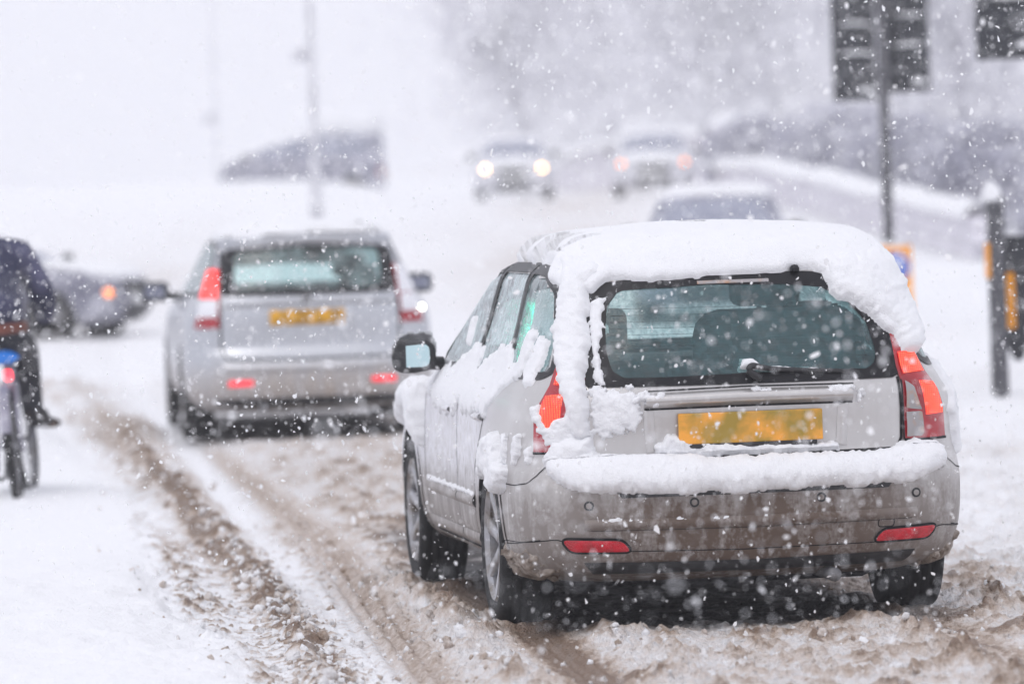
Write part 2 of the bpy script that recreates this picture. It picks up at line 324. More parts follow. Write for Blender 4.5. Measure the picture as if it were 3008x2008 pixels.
glass('glass_rear', (.74, .95, .94), .62, 34, (.085, .165, .18), low=.15)
glass('glass_side', (.55, .66, .66), .85, 22, (.64, .74, .76))
glass('glass_quarter', (.50, .64, .64), .40, 30, (.55, .68, .70))
glass('glass_front', (.90, .97, .96), 0, 9)
glass('glass_mid', (.66, .88, .86), .35, 8, (.50, .68, .68))

def lit_lens(name, strong):
    """lit lamp: glowing prism cells behind red plastic"""
    mt = bpy.data.materials.new(name); mt.use_nodes = True; nt = mt.node_tree; N, L = nt.nodes, nt.links; b = N['Principled BSDF']
    b.inputs['Base Color'].default_value = (.5, .01, .01, 1); b.inputs['Roughness'].default_value = .1; b.inputs['Coat Weight'].default_value = .6
    tc = N.new('ShaderNodeTexCoord'); mp = N.new('ShaderNodeMapping'); mp.inputs['Scale'].default_value = (118, 0, 130); L.new(tc.outputs['Object'], mp.inputs[0])
    vo = N.new('ShaderNodeTexVoronoi'); vo.inputs['Scale'].default_value = 1; vo.inputs['Randomness'].default_value = .12; L.new(mp.outputs[0], vo.inputs[0])
    rp = N.new('ShaderNodeValToRGB'); e = rp.color_ramp.elements; e[0].position = .0; e[0].color = (1, .42, .10, 1); e[1].position = .42; e[1].color = (.75, .008, .006, 1)
    L.new(vo.outputs['Distance'], rp.inputs[0]); L.new(rp.outputs[0], b.inputs['Emission Color']); b.inputs['Emission Strength'].default_value = strong
    M[name] = mt
lit_lens('lens_lit', 1.35)

# ------------------------------------------------------------------ ground: one sheet, road and verge
TAN = math.tan(R_(6.8))
def curve(Y, pts):
    p = np.array(pts); s0 = (p[1, 1]-p[0, 1])/(p[1, 0]-p[0, 0]); s1 = (p[-1, 1]-p[-2, 1])/(p[-1, 0]-p[-2, 0])
    r = np.interp(Y, p[:, 0], p[:, 1]); r = np.where(Y < p[0, 0], p[0, 1]+(Y-p[0, 0])*s0, r); return np.where(Y > p[-1, 0], p[-1, 1]+(Y-p[-1, 0])*s1, r)
E_ = lambda Y: curve(Y, [(19.4, -.96), (21.8, -1.22), (23.4, -1.46), (29.7, -2.03), (36, -2.71), (42.7, -3.44), (55, -5.0)])   # verge edge
B_ = lambda Y: curve(Y, [(19.1, -.30), (27.2, -.90), (39.3, -2.13)])         # old wheel track, brown
S1 = lambda Y: curve(Y, [(20.4, -.58), (25.2, -1.03), (39.9, -2.34)])        # pressed smooth snow
S2 = lambda Y: curve(Y, [(21, -.93), (27.1, -1.49), (30.9, -2.0), (39.9, -3.1)])
RG = lambda Y: curve(Y, [(20.1, -.70), (24.1, -1.06), (27.9, -1.46), (39.9, -2.7)])  # ridge of clods
NL = lambda Y: curve(Y, [(18.9, .26), (21.8, .0), (40.5, -2.26)])            # wheel tracks of the near car, on to the car ahead
NR = lambda Y: curve(Y, [(18.5, 1.78), (21.9, 1.48), (40.6, -.72)])
gauss = lambda d, w: np.exp(-(d/w)**2)
def base_z(X, Y):
    road = 1.62*sstep(50, 128, Y)+.9*sstep(128, 210, Y)
    crest = .62*sstep(88, 116, Y)*(1-sstep(124, 142, Y))*sstep(-.8, -4.5, X)
    hill = 5.5*sstep(165, 330, Y)*sstep(-12, 12, X)
    rise = .25*sstep(5, 14, X)*sstep(60, 120, Y)
    return road+crest+hill+rise
def terrain(X, Y):
    """height, dirt (brown slush), wet (bare tarmac, with painted shade under the cars)"""
    zb = base_z(X, Y)
    e = E_(Y); near = 1-sstep(55, 75, Y)
    wob = .11*fbm2(X*1.3, Y*.5, 5, 3)+.06*fbm2(X*7, Y*3, 6, 3)
    verge = sstep(.02, -.10, X-e+wob)*near
    n1 = fbm2(X*9, Y*5, 1, 4); n2 = fbm2(X*28, Y*16, 2, 3); big = fbm2(X*1.1, Y*.35, 3, 3); rid = 1-np.abs(fbm2(X*7, Y*4.2, 9, 3))*2.2
    lump = np.clip(n1+.15+.5*big, 0, 1)*.036+np.clip(n2, 0, 1)*.038*(.5+np.clip(n1+.5, 0, 1))+.016*fbm2(X*62, Y*34, 4, 2)+.012*np.clip(rid, 0, 1)
    b, s1, s2, rg, nl, nr = [f(Y) for f in (B_, S1, S2, RG, NL, NR)]
    gB, g1, g2, gR, gL, gN = gauss(X-b, .17), gauss(X-s1, .11), gauss(X-s2, .12), gauss(X-rg, .11), gauss(X-nl, .15), gauss(X-nr, .15)
    fw = 1-.88*sstep(23.6, 26, Y); gL, gN = gL*fw, gN*fw
    flat = np.clip(1-.93*g1-.85*g2-.75*gB-.85*gL-.85*gN, .06, 1)
    z = lump*flat*(1-verge)*near
    z += near*(1-verge)*(gR*(.018+.06*np.clip(n1+.12, 0, 1)+.03*n2)-.02*g1-.02*g2-.03*gB-.012*gL-.004*gN)
    z += near*(1-verge)*.05*fw*(gauss(X-nl-.27, .10)+gauss(X-nl+.27, .11)+gauss(X-nr+.27, .1)+.5*gauss(X-nr-.28, .12))*np.clip(.6+n1*1.6, 0, 1.4)
    z -= near*(1-verge)*.018*(gauss(X-e-.36-.04*np.sin(Y*.6), .075)+gauss(X-.5*(s1+s2)-.03, .05))
    z += near*gB*.011*np.sin((X-b)*2*np.pi/.06)*(.6+.8*vn2(X*3, Y*1.2, 31))+near*g1*.002*np.sin((X-s1)*2*np.pi/.03)
    z += near*(gL+gN)*.004*np.sin((X-nl)*2*np.pi/.045)
    vz = .05+.03*sstep(0, -.3, X-e+wob)+.045*fbm2(X*3, Y*1.3, 11, 3)+.012*n2+.03*np.clip(n1, 0, 1)
    vz -= .07*gauss(np.hypot(X+1.18, (Y-20.75)*.42), .22)+.04*gauss(np.hypot(X+1.9, (Y-24.)*.4), .2)
    z += verge*vz*(.25+.75*(1-sstep(24, 29, Y)))
    far = 1-near
    z += far*(.10*fbm2(X*.5, Y*.18, 13, 3)+.03*fbm2(X*2.2, Y*.9, 14, 2))
    # dirt
    side = sstep(-.1, .3, X-b)*(1-.75*sstep(.25, 1.1, X-nr))
    d = (.34+.55*np.clip(n1*1.4+.2+.6*big, 0, 1))*side*.9
    d = np.maximum(d, sstep(.0, .12, X-e+wob)*(1-sstep(-.2, .1, X-b))*np.clip(.16+.75*np.clip(n2*1.5+.15, 0, 1)+.6*big, 0, .75))
    d = np.maximum(d, .58*gauss(X-b, .19)); d = np.maximum(d, .95*gL); d = np.maximum(d, .6*gN)
    d = d*(1-.9*g1)*(1-.75*g2)
    d = np.maximum(d, .50*gauss(X-e-.36-.04*np.sin(Y*.6), .075)*sstep(20, 22, Y)); d = np.maximum(d, .55*gauss(X-.5*(s1+s2)-.03, .05))   # narrower older tracks
    d += .50*gR*np.clip(n2+.45, 0, 1)+.5*gauss(X-e-.30, .28)*np.clip(n2*1.6+.05+.4*big, 0, 1)
    d += .18*np.clip(big+n1*.6, 0, 1)*sstep(2.2, 3.2, X-nr)
    d *= (1-verge*.93)
    d *= np.where(Y > 34, 1-.55*sstep(34, 44, Y), 1)
    d = np.maximum(d, .46*sstep(25, 30, Y)*(1-sstep(43, 50, Y))*sstep(.05, .25, X-e+wob)*(1-sstep(-.15, .05, X-s1))*np.clip(.55+n1*1.3+.8*big, 0, 1))
    d = np.where(Y > 55, d*0, d)*sstep(14, 18.3, Y)  # unseen ground near the camera left white to brighten the flakes
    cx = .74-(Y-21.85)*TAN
    d2 = .42*sstep(60, 75, Y)*(1-sstep(150, 190, Y))*gauss(X-curve(Y, [(60, .2), (90, .6), (125, 2.0), (170, 3.0)]), 2.6)*(.6+.4*fbm2(X*.9, Y*.25, 21, 3))   # the far carriageway, thinly browned
    d3 = .36*gauss(Y-78, 22)*sstep(-3.2, -5.5, X)*(.7+.5*fbm2(X*.8, Y*.2, 22, 3))
    d = np.clip(d+d2+d3, 0, 1)
    wet_shade = sstep(.80, .55, np.abs(X-cx+.04))*sstep(20.75, 21.5, Y+.25*n1)*(1-sstep(26.0, 29, Y))*np.clip(1.1+n1*.8-.5*np.clip(n2, 0, 1), 0, 1)  # bare tarmac under the near car, with its shade painted in
    wet_shade = np.maximum(wet_shade, .8*sstep(.8, .5, np.abs(X-cx))*sstep(39.0, 39.8, Y+.4*n1)*(1-sstep(43.5, 46, Y)))  # same painted shade beneath the car ahead
    z = z*(1-.75*wet_shade)
    for wx, wy in ((-.005, 21.755), (1.485, 21.95), (-.35, 24.37), (1.14, 24.57)):      # slush squeezed up round the standing tyres
        rr = np.hypot(X-wx, (Y-wy)*.7); k = gauss(rr, .16); z = z*(1-k)+k*(.012+.012*n2); z = z+.03*gauss(rr-.24, .07)*np.clip(.7+n1, 0, 1)
    return zb+z, d, wet_shade
ys = [-30., -10., 0, 6, 11, 14, 16]
y = 17.2
while y < 46: ys.append(y); y += .027*(y/20)**1.25
while y < 620: ys.append(y); y += max(.16, (y-40)*.02)
xs = np.concatenate([-np.geomspace(400, 4.6, 40)[:-1], np.arange(-4.6, -1.6, .030), np.arange(-1.6, 2.9, .0115), np.arange(2.9, 5.2, .03), np.geomspace(5.2, 400, 42)])
ys = np.array(ys)
XX, YY = np.meshgrid(xs, ys, indexing='ij')
ZZ, DD, WW = terrain(XX, YY)
gv = np.stack([XX, YY, ZZ], -1).reshape(-1, 3); gf = gridF(len(xs), len(ys))
cxf = (XX-E_(YY)).reshape(-1); isv = (cxf[gf].mean(1) < -.02) | (gv[gf[:, 0], 1] > 60) | (gv[gf[:, 0], 0] > 9) | (gv[gf[:, 0], 0] < -20)

def ground_mat():
    mt = bpy.data.materials.new('snowy_road'); mt.use_nodes = True; nt = mt.node_tree; N, L = nt.nodes, nt.links; b = N['Principled BSDF']
    ad = N.new('ShaderNodeAttribute'); ad.attribute_name = 'dirt'; aw = N.new('ShaderNodeAttribute'); aw.attribute_name = 'wet_shade'
    tc = N.new('ShaderNodeTexCoord'); mp = N.new('ShaderNodeMapping'); mp.inputs['Scale'].default_value = (1, .5, 1); L.new(tc.outputs['Object'], mp.inputs[0])
    nz = N.new('ShaderNodeTexNoise'); nz.inputs['Scale'].default_value = 22; nz.inputs['Detail'].default_value = 7; nz.inputs['Roughness'].default_value = .7; L.new(mp.outputs[0], nz.inputs[0])
    n3 = N.new('ShaderNodeTexNoise'); n3.inputs['Scale'].default_value = 90; n3.inputs['Detail'].default_value = 4; L.new(mp.outputs[0], n3.inputs[0])
    a = N.new('ShaderNodeMath'); a.operation = 'MULTIPLY_ADD'; L.new(nz.outputs[0], a.inputs[0]); a.inputs[1].default_value = 1.7; a.inputs[2].default_value = -.86
    s = N.new('ShaderNodeMath'); s.operation = 'ADD'; L.new(a.outputs[0], s.inputs[0]); L.new(ad.outputs['Fac'], s.inputs[1])
    k = N.new('ShaderNodeMath'); k.operation = 'MULTIPLY'; k.use_clamp = True; L.new(s.outputs[0], k.inputs[0]); L.new(ad.outputs['Fac'], k.inputs[1])
    k2 = N.new('ShaderNodeMath'); k2.operation = 'MULTIPLY'; k2.use_clamp = True; L.new(k.outputs[0], k2.inputs[0]); k2.inputs[1].default_value = 1.9
    rp = N.new('ShaderNodeValToRGB'); e = rp.color_ramp.elements; e[0].position = 0; e[0].color = (*SNOWC, 1); e[1].position = 1; e[1].color = (.26, .180, .130, 1)
    q = e.new(.35); q.color = (.71, .63, .575, 1); q = e.new(.7); q.color = (.47, .365, .29, 1)
    L.new(k2.outputs[0], rp.inputs[0])
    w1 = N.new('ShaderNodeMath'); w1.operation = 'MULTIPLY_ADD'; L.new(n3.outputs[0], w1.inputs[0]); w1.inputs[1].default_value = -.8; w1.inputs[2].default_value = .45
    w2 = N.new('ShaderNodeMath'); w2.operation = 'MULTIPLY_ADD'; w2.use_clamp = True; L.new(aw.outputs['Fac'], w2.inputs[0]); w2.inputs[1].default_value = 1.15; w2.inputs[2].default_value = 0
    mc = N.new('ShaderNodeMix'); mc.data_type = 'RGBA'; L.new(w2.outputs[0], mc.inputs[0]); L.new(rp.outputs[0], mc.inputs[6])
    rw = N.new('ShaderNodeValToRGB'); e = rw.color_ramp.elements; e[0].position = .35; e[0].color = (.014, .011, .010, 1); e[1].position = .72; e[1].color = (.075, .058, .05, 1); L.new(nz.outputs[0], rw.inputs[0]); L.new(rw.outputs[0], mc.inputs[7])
    L.new(mc.outputs[2], b.inputs['Base Color'])
    mr = N.new('ShaderNodeMapRange'); L.new(k2.outputs[0], mr.inputs[0]); mr.inputs[3].default_value = .75; mr.inputs[4].default_value = .42; L.new(mr.outputs[0], b.inputs['Roughness']); b.inputs['Specular IOR Level'].default_value = .35
    bp = N.new('ShaderNodeBump'); bp.inputs['Distance'].default_value = .03
    bs = N.new('ShaderNodeMapRange'); bs.inputs[1].default_value = .02; bs.inputs[2].default_value = .30; bs.inputs[3].default_value = .22; bs.inputs[4].default_value = .85; L.new(ad.outputs['Fac'], bs.inputs[0]); L.new(bs.outputs[0], bp.inputs['Strength'])
    vo = N.new('ShaderNodeTexVoronoi'); vo.inputs['Scale'].default_value = 34; vo.inputs['Detail'].default_value = 2; vo.inputs['Roughness'].default_value = .6; L.new(mp.outputs[0], vo.inputs[0])
    hh = N.new('ShaderNodeMath'); hh.operation = 'MULTIPLY_ADD'; L.new(vo.outputs['Distance'], hh.inputs[0]); hh.inputs[1].default_value = -.55; L.new(nz.outputs[0], hh.inputs[2])
    L.new(hh.outputs[0], bp.inputs['Height']); b2 = N.new('ShaderNodeBump'); b2.inputs['Strength'].default_value = .55; b2.inputs['Distance'].default_value = .010; L.new(n3.outputs[0], b2.inputs['Height']); L.new(bp.outputs[0], b2.inputs['Normal']); L.new(b2.outputs[0], b.inputs['Normal'])
    M['ground'] = mt
ground_mat()
def ground_part(name, mask, label):
    F = gf[mask]; ids, inv = np.unique(F, return_inverse=True)
    o = mk(name, gv[ids], inv.reshape(F.shape), 'ground')
    for an, arr in (('dirt', DD), ('wet_shade', WW)):
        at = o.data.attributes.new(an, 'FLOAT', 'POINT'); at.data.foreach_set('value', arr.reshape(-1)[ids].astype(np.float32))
    o['kind'] = 'structure'; o['label'] = label
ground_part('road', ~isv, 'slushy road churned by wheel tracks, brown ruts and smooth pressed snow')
ground_part('snowfield', isv, 'white snow over the verge and the rising ground behind')
def gz(x, y): return float(terrain(np.array([float(x)]), np.array([float(y)]))[0][0])

# slush clods thrown up along the tracks: too many and too small to count
def clods(n=2600):
    bm = bmesh.new(); bmesh.ops.create_icosphere(bm, subdivisions=1, radius=1); bv = np.array([v.co[:] for v in bm.verts]); bf = np.array([[v.index for v in f.verts] for f in bm.faces]); bm.free()
    pts = []
    while len(pts) < n:
        Y = 18.6+abs(rng.normal(0, 1))*6.5
        if Y > 36: continue
        r = rng.random()
        if r < .34: X = float(RG(Y))+rng.normal(0, .07)
        elif r < .55: X = float(E_(Y))+.28+rng.normal(0, .20)
        elif r < .80: X = float(NL(Y))+rng.choice([-1, 1])*rng.normal(.30, .12)
        else: X = float(NR(Y))+rng.choice([-1, 1])*rng.normal(.36, .22)
        if Y > 20.9 and .15 < X-(0.0-(Y-21.85)*TAN) < 1.35: continue
        if abs(X-float(NL(Y))) < .13 and Y > 20.5 and Y < 25.5: continue
        pts.append((X, Y, rng.lognormal(-4.72, .45), r))
    P = np.array(pts); zt, _, _ = terrain(P[:, 0], P[:, 1])
    sc_ = np.clip(P[:, 2], .004, .028)
    q = rng.normal(size=(n, 4)); q /= np.linalg.norm(q, axis=1, keepdims=True); w, x, y, z = q.T
    Rm = np.stack([np.stack([1-2*(y*y+z*z), 2*(x*y-z*w), 2*(x*z+y*w)], -1), np.stack([2*(x*y+z*w), 1-2*(x*x+z*z), 2*(y*z-x*w)], -1), np.stack([2*(x*z-y*w), 2*(y*z+x*w), 1-2*(x*x+y*y)], -1)], 1)
    loc = bv[None]*(1+.6*(rng.random((n, len(bv), 1))-.5))*np.array([1, 1.25, .8])
    V = np.einsum('nij,nkj->nki', Rm, loc)*sc_[:, None, None]+np.stack([P[:, 0], P[:, 1], zt+sc_*.05], -1)[:, None]
    F = (bf[None]+np.arange(n)[:, None, None]*len(bv)).reshape(-1, 3)
    o = mk('slush_clods', V.reshape(-1, 3), F, 'ground', smooth=True)
    dv = np.where(rng.random(n) < .4, rng.uniform(.35, .62, n), rng.uniform(.0, .35, n))
    at = o.data.attributes.new('dirt', 'FLOAT', 'POINT'); at.data.foreach_set('value', np.repeat(dv, len(bv)).astype(np.float32))
    at = o.data.attributes.new('wet_shade', 'FLOAT', 'POINT')
    tag(o, 'brown and white lumps of slush thrown up beside the wheel tracks', 'slush', kind='stuff')
clods()

# ------------------------------------------------------------------ car building on a body shell
def resamp(c, n, closed=False):
    c = np.array(c, float)
    if closed: c = np.concatenate([c, c[:1]])
    s = np.concatenate([[0], np.cumsum(np.linalg.norm(np.diff(c, axis=0), axis=1))])
    t = np.linspace(0, s[-1], n+1)[:-1] if closed else np.linspace(0, s[-1], n)
    return np.stack([np.interp(t, s, c[:, k]) for k in range(c.shape[1])], -1)
def rounded(poly, r=.03, k=4):
    p = np.array(poly, float); out = []
    for i in range(len(p)):
        a, b, c = p[i-1], p[i], p[(i+1) % len(p)]
        u, v = a-b, c-b; lu, lv = np.linalg.norm(u), np.linalg.norm(v); d = min(r, lu*.45, lv*.45)
        s, e = b+u/lu*d, b+v/lv*d
        for t in np.linspace(0, 1, k): out.append((1-t)**2*s+2*t*(1-t)*b+t*t*e)
    return np.array(out)
CEN = np.array([0, 1.2, .72])
def nrm(fn, P, cen=CEN):
    e = 2e-3; p = fn(P); du = fn(P+np.array([e, 0]))-fn(P-np.array([e, 0])); dv = fn(P+np.array([0, e]))-fn(P-np.array([0, e]))
    n = norm(np.cross(du, dv)); s = np.sign(np.sum(n*(p-cen), -1, keepdims=True)); return n*np.where(s == 0, 1, s)
class Maps:
    def __init__(s, sh): s.sh = sh
    def rear(s, P): return np.stack([P[..., 0], s.sh.rear(P[..., 0], P[..., 1]), P[..., 1]], -1)
    def front(s, P): return np.stack([P[..., 0], s.sh.front(P[..., 0], P[..., 1]), P[..., 1]], -1)
    def left(s, P): return np.stack([-s.sh.side(P[..., 0], P[..., 1]), P[..., 0], P[..., 1]], -1)
    def right(s, P): return np.stack([s.sh.side(P[..., 0], P[..., 1]), P[..., 0], P[..., 1]], -1)
def loft(name, c1, c2, fn, off, mat, parent, n=24, m=6, bulge=0, closed=False, raw=False):
    a, b = (c1, c2) if raw else (resamp(c1, n, closed), resamp(c2, n, closed))
    t = np.linspace(0, 1, m)[None, :, None]
    P = a[:, None]*(1-t)+b[:, None]*t
    V = fn(P)+nrm(fn, P)*(off+bulge*np.sin(np.pi*t))
    return mk(name, V.reshape(-1, 3), gridF(len(a), m, closed), mat, parent)
def fill(name, poly, fn, off, mat, parent, n=64, m=7, bulge=0):
    a = resamp(poly, n, True); c = a.mean(0); t = np.linspace(1, .0, m)[None, :, None]
    P = c+(a[:, None]-c)*t
    V = fn(P)+nrm(fn, P)*(off+bulge*(1-t**2))
    F = gridF(n, m, True)
    return mk(name, V.reshape(-1, 3), F, mat, parent)
def band(name, outer, inner, fn, off, mat, parent, n=96, m=3):
    a, b = resamp(outer, n, True), resamp(inner, n, True)
    j = np.argmin(np.linalg.norm(b-a[0], axis=1)); b = np.roll(b, -j, 0)
    return loft(name, a, b, fn, off, mat, parent, m=m, closed=True, raw=True)
def offset_poly(poly, d, n=96):
    p = resamp(poly, n, True); t = norm(np.roll(p, -1, 0)-np.roll(p, 1, 0)); nn = np.stack([t[:, 1], -t[:, 0]], -1)
    area = .5*np.sum(p[:, 0]*np.roll(p[:, 1], -1)-np.roll(p[:, 0], -1)*p[:, 1])
    return p+nn*d*(1 if area > 0 else -1)
def seam(name, line, w, fn, off, mat, parent, n=40):
    p = resamp(line, n); t = norm(np.gradient(p, axis=0)); q = np.stack([-t[:, 1], t[:, 0]], -1)*w/2
    return loft(name, p+q, p-q, fn, off, mat, parent, m=2, raw=True)
def inpoly(x, y, poly):
    r = np.zeros(x.shape, bool); p = np.asarray(poly); n = len(p)
    for i in range(n):
        (x0, y0), (x1, y1) = p[i-1], p[i]
        if y0 == y1: continue
        c = ((y0 > y) != (y1 > y)) & (x < (x1-x0)*(y-y0)/(y1-y0)+x0); r ^= c
    return r
def sdist(x, y, poly):
    p = np.asarray(poly, float); d = np.full(x.shape, 1e9)
    for i in range(len(p)):
        a, b = p[i-1], p[i]; ab = b-a; L2 = max(ab@ab, 1e-12)
        t = np.clip(((x-a[0])*ab[0]+(y-a[1])*ab[1])/L2, 0, 1); d = np.minimum(d, np.hypot(x-a[0]-t*ab[0], y-a[1]-t*ab[1]))
    return np.where(inpoly(x, y, p), d, -d)
def snow_patch(name, polys, fn, parent, thick=.03, edge=.03, res=.008, amp=.35, rough=.012, seed=0, mat='snow', film=None, drop=0, freq=25):
    if np.ndim(polys[0][0]) == 0: polys = [polys]
    allp = np.concatenate([np.array(p) for p in polys]); lo, hi = allp.min(0)-.03, allp.max(0)+.03
    nu, nv = int((hi[0]-lo[0])/res)+2, int((hi[1]-lo[1])/res)+2
    U, W = np.meshgrid(np.linspace(lo[0], hi[0], nu), np.linspace(lo[1], hi[1], nv), indexing='ij')
    s = np.max([sdist(U, W, p) for p in polys], 0)
    s = s+rough*(fbm2(U*freq, W*freq, seed, 3)+.5*fbm2(U*freq*3, W*freq*3, seed+4, 2))*1.6
    if film is not None: s = np.minimum(s, (fbm2(U*film[0], W*film[1], seed+8, 4)+film[2])*.06)
    t = thick*np.sqrt(np.clip(1-(1-np.clip(s/edge, 0, 1))**2, 0, 1))*(1+amp*.8*fbm2(U*freq*.40, W*freq*.40, seed+2, 3))+(.0065*fbm2(U*70, W*70, seed+5, 3)+.0035*fbm2(U*170, W*170, seed+6, 2))*(s > 0)*min(1, thick/.03)
    t = np.where(s <= 0, -.010, t)
    P = np.stack([U, W], -1); V = fn(P)+nrm(fn, P)*t[..., None]; V[..., 2] -= drop*np.clip(t, 0, 1)
    F = gridF(nu, nv); keep = (s.reshape(-1)[F] > -res*1.2).any(1)
    V, F = used(V.reshape(-1, 3), F[keep])
    return mk(name, V, F, mat, parent)
def body_shell(sh, parent, mat, holes, nq=40, ns=110, nf=24, step=3, lining=True, name='body', floor=True):
    """outer skin with openings cut for windows and wheels; dark lining inside"""
    tab = sh.tab[::step]; rows = []
    for z in tab[:, 0]:
        hx, hy = sh.half(z, nq, ns, nf); rows.append(np.stack([np.concatenate([hx, -hx[-2:0:-1]]), np.concatenate([hy, hy[-2:0:-1]]), np.full(2*len(hx)-2, z)], -1))
    V = np.array(rows); nr, nc = V.shape[:2]
    F = gridF(nr, nc); F = np.concatenate([F, np.stack([np.arange(nr-1)*nc+nc-1, (np.arange(nr-1)+1)*nc+nc-1, (np.arange(nr-1)+1)*nc, np.arange(nr-1)*nc], -1)])
    Vf = V.reshape(-1, 3); cc = Vf[F].mean(1); kill = np.zeros(len(F), bool)
    for h in holes: kill |= h(cc)
    K = F[~kill]; V2, K2 = used(Vf, K)
    o = mk(name, V2, K2, mat, parent)
    top = V[-1]; mk('roof_panel', np.concatenate([top, top.mean(0)[None]]), [(i, (i+1) % nc, nc) for i in range(nc)], mat, parent)
    if lining:
        du = np.gradient(V, axis=0); dv = np.roll(V, -1, 1)-np.roll(V, 1, 1); n = norm(np.cross(du, dv)); s = np.sign(np.sum(n*(V-CEN), -1, keepdims=True))
        L = (V-n*s*.02).reshape(-1, 3); V3, K3 = used(L, K); mk('lining', V3, K3, 'fabric', parent)
        mk('headliner', np.concatenate([top, top.mean(0)[None]])-np.array([0, 0, .02]), [(i, (i+1) % nc, nc) for i in range(nc)], 'fabric', parent)
    if floor:
        bot = V[min(4, nr-1)]*np.array([.97, .99, 1]); mk('underbody', np.concatenate([bot, bot.mean(0)[None]]), [(i, (i+1) % nc, nc) for i in range(nc)], 'dark_void', parent)
    return o
def hole_rear(poly): return lambda c: (c[:, 1] < .2) & inpoly(c[:, 0], c[:, 2], poly)
def hole_front(poly): return lambda c: (c[:, 1] > .35) & inpoly(c[:, 0], c[:, 2], poly)
def hole_side(poly, sg=0): return lambda c: (np.abs(c[:, 0]) > .42) & ((c[:, 0]*sg >= 0) if sg else True) & inpoly(c[:, 1], c[:, 2], poly)
def hole_arch(yc, zc, r): return lambda c: (np.abs(c[:, 0]) > .55) & ((c[:, 1]-yc)**2+(c[:, 2]-zc)**2 < r*r)
def arch(mp, yc, zc, r, parent, mat, w=.035, a0=-18, a1=198):
    for fn, sg in ((mp.left, -1), (mp.right, 1)):
        th = np.radians(np.linspace(a0, a1, 44)); ci = lambda rr: np.stack([yc+rr*np.cos(th), zc+rr*np.sin(th)], -1)
        loft('arch_lip', ci(r+w), ci(r), fn, .004, mat, parent, m=4, raw=True, bulge=.004)
        P = ci(r); e = fn(P)+nrm(fn, P)*.004; ins = e.copy(); ins[:, 0] = sg*.52
        V = np.stack([e, e*.9+ins*.1, ins], 1); mk('wheel_well', V.reshape(-1, 3), gridF(len(th), 3), 'dark_void', parent)
        k = len(ins); mk('wheel_well', np.concatenate([ins, [[sg*.52, yc, zc-.05]]]), [(i, i+1, k) for i in range(k-1)], 'dark_void', parent)
def wheel(parent, x, y, r=.318, w=.205, spokes=7, rot=0., steer=0., z=None, detail=True):
    """wheel > tyre, rim"""
    root = bpy.data.objects.new('wheel', None); C.objects.link(root); root.parent = parent; root.location = (x, y, (r-.008) if z is None else z)
    sg = 1 if x > 0 else -1; root.rotation_euler = (rot, 0, steer)
    h = w/2; ri = r*.69
    prof = [(ri, -h*.82), (ri+.012, -h*.93), (r*.86, -h*1.03), (r*.95, -h*.97), (r*.985, -h*.84)]
    if detail:
        for gx in (-.52, -.17, .17, .52):
            prof += [(r*.996, h*(gx-.10)), (r*.972, h*(gx-.07)), (r*.972, h*(gx+.07)), (r*.996, h*(gx+.10))]
    prof += [(r*.985, h*.84), (r*.95, h*.97), (r*.86, h*1.03), (ri+.012, h*.93), (ri, h*.82)]
    lathe('tyre', prof, 'rubber', root, 'x', n=56 if detail else 28, closed=True)
    parts = []
    th = np.linspace(0, 2*np.pi, 41)
    def ringv(r0, r1, x0, x1):
        V = np.stack([np.stack([np.full(41, x0), r0*np.cos(th), r0*np.sin(th)], -1), np.stack([np.full(41, x1), r1*np.cos(th), r1*np.sin(th)], -1)], 1)
        return V.reshape(-1, 3), [tuple(q) for q in gridF(41, 2).tolist()]
    f = sg*h
    parts += [ringv(ri+.004, ri-.004, f*.86, f*.98), ringv(ri-.004, ri-.022, f*.98, f*.80), ringv(ri-.022, ri-.03, f*.80, -f*.6), ringv(.075, .0, f*.62, f*.68), ringv(.075, .07, f*.62, f*.3)]
    for k in range(spokes):
        a = 2*np.pi*k/spokes; ca, sa = math.cos(a), math.sin(a); V = []
        for rr, ww, xx in ((.05, .030, .60), (ri*.55, .022, .70), (ri-.015, .034, .84)):
            for s, dx in ((-1, 0), (-.6, .06), (.6, .06), (1, 0), (1, -.28), (-1, -.28)):
                V.append((f*(xx+dx), rr*ca-s*ww*sa, rr*sa+s*ww*ca))
        F = [(i*6+j, i*6+(j+1) % 6, i*6+6+(j+1) % 6, i*6+6+j) for i in range(2) for j in range(6)]
        parts.append((np.array(V), F))
    V, F = join(parts); mk('rim', V, F, 'rim', root)
    lathe('brake_disc', [(ri-.03, f*.25), (.06, f*.25), (.05, f*.3)], 'steel', root, 'x', n=24)
    return root
def plate(parent, mp, x0, x1, z0, z1, mat, y=None, front=False):
    fn = mp.front if front else mp.rear
    cx, cz = (x0+x1)/2, (z0+z1)/2; p = fn(np.array([cx, cz])); s = 1 if front else -1
    b = box('number_plate', (x1-x0, .012, z1-z0), (cx, (p[1]+s*.010) if y is None else y, cz), mat, parent, .005)
    return b
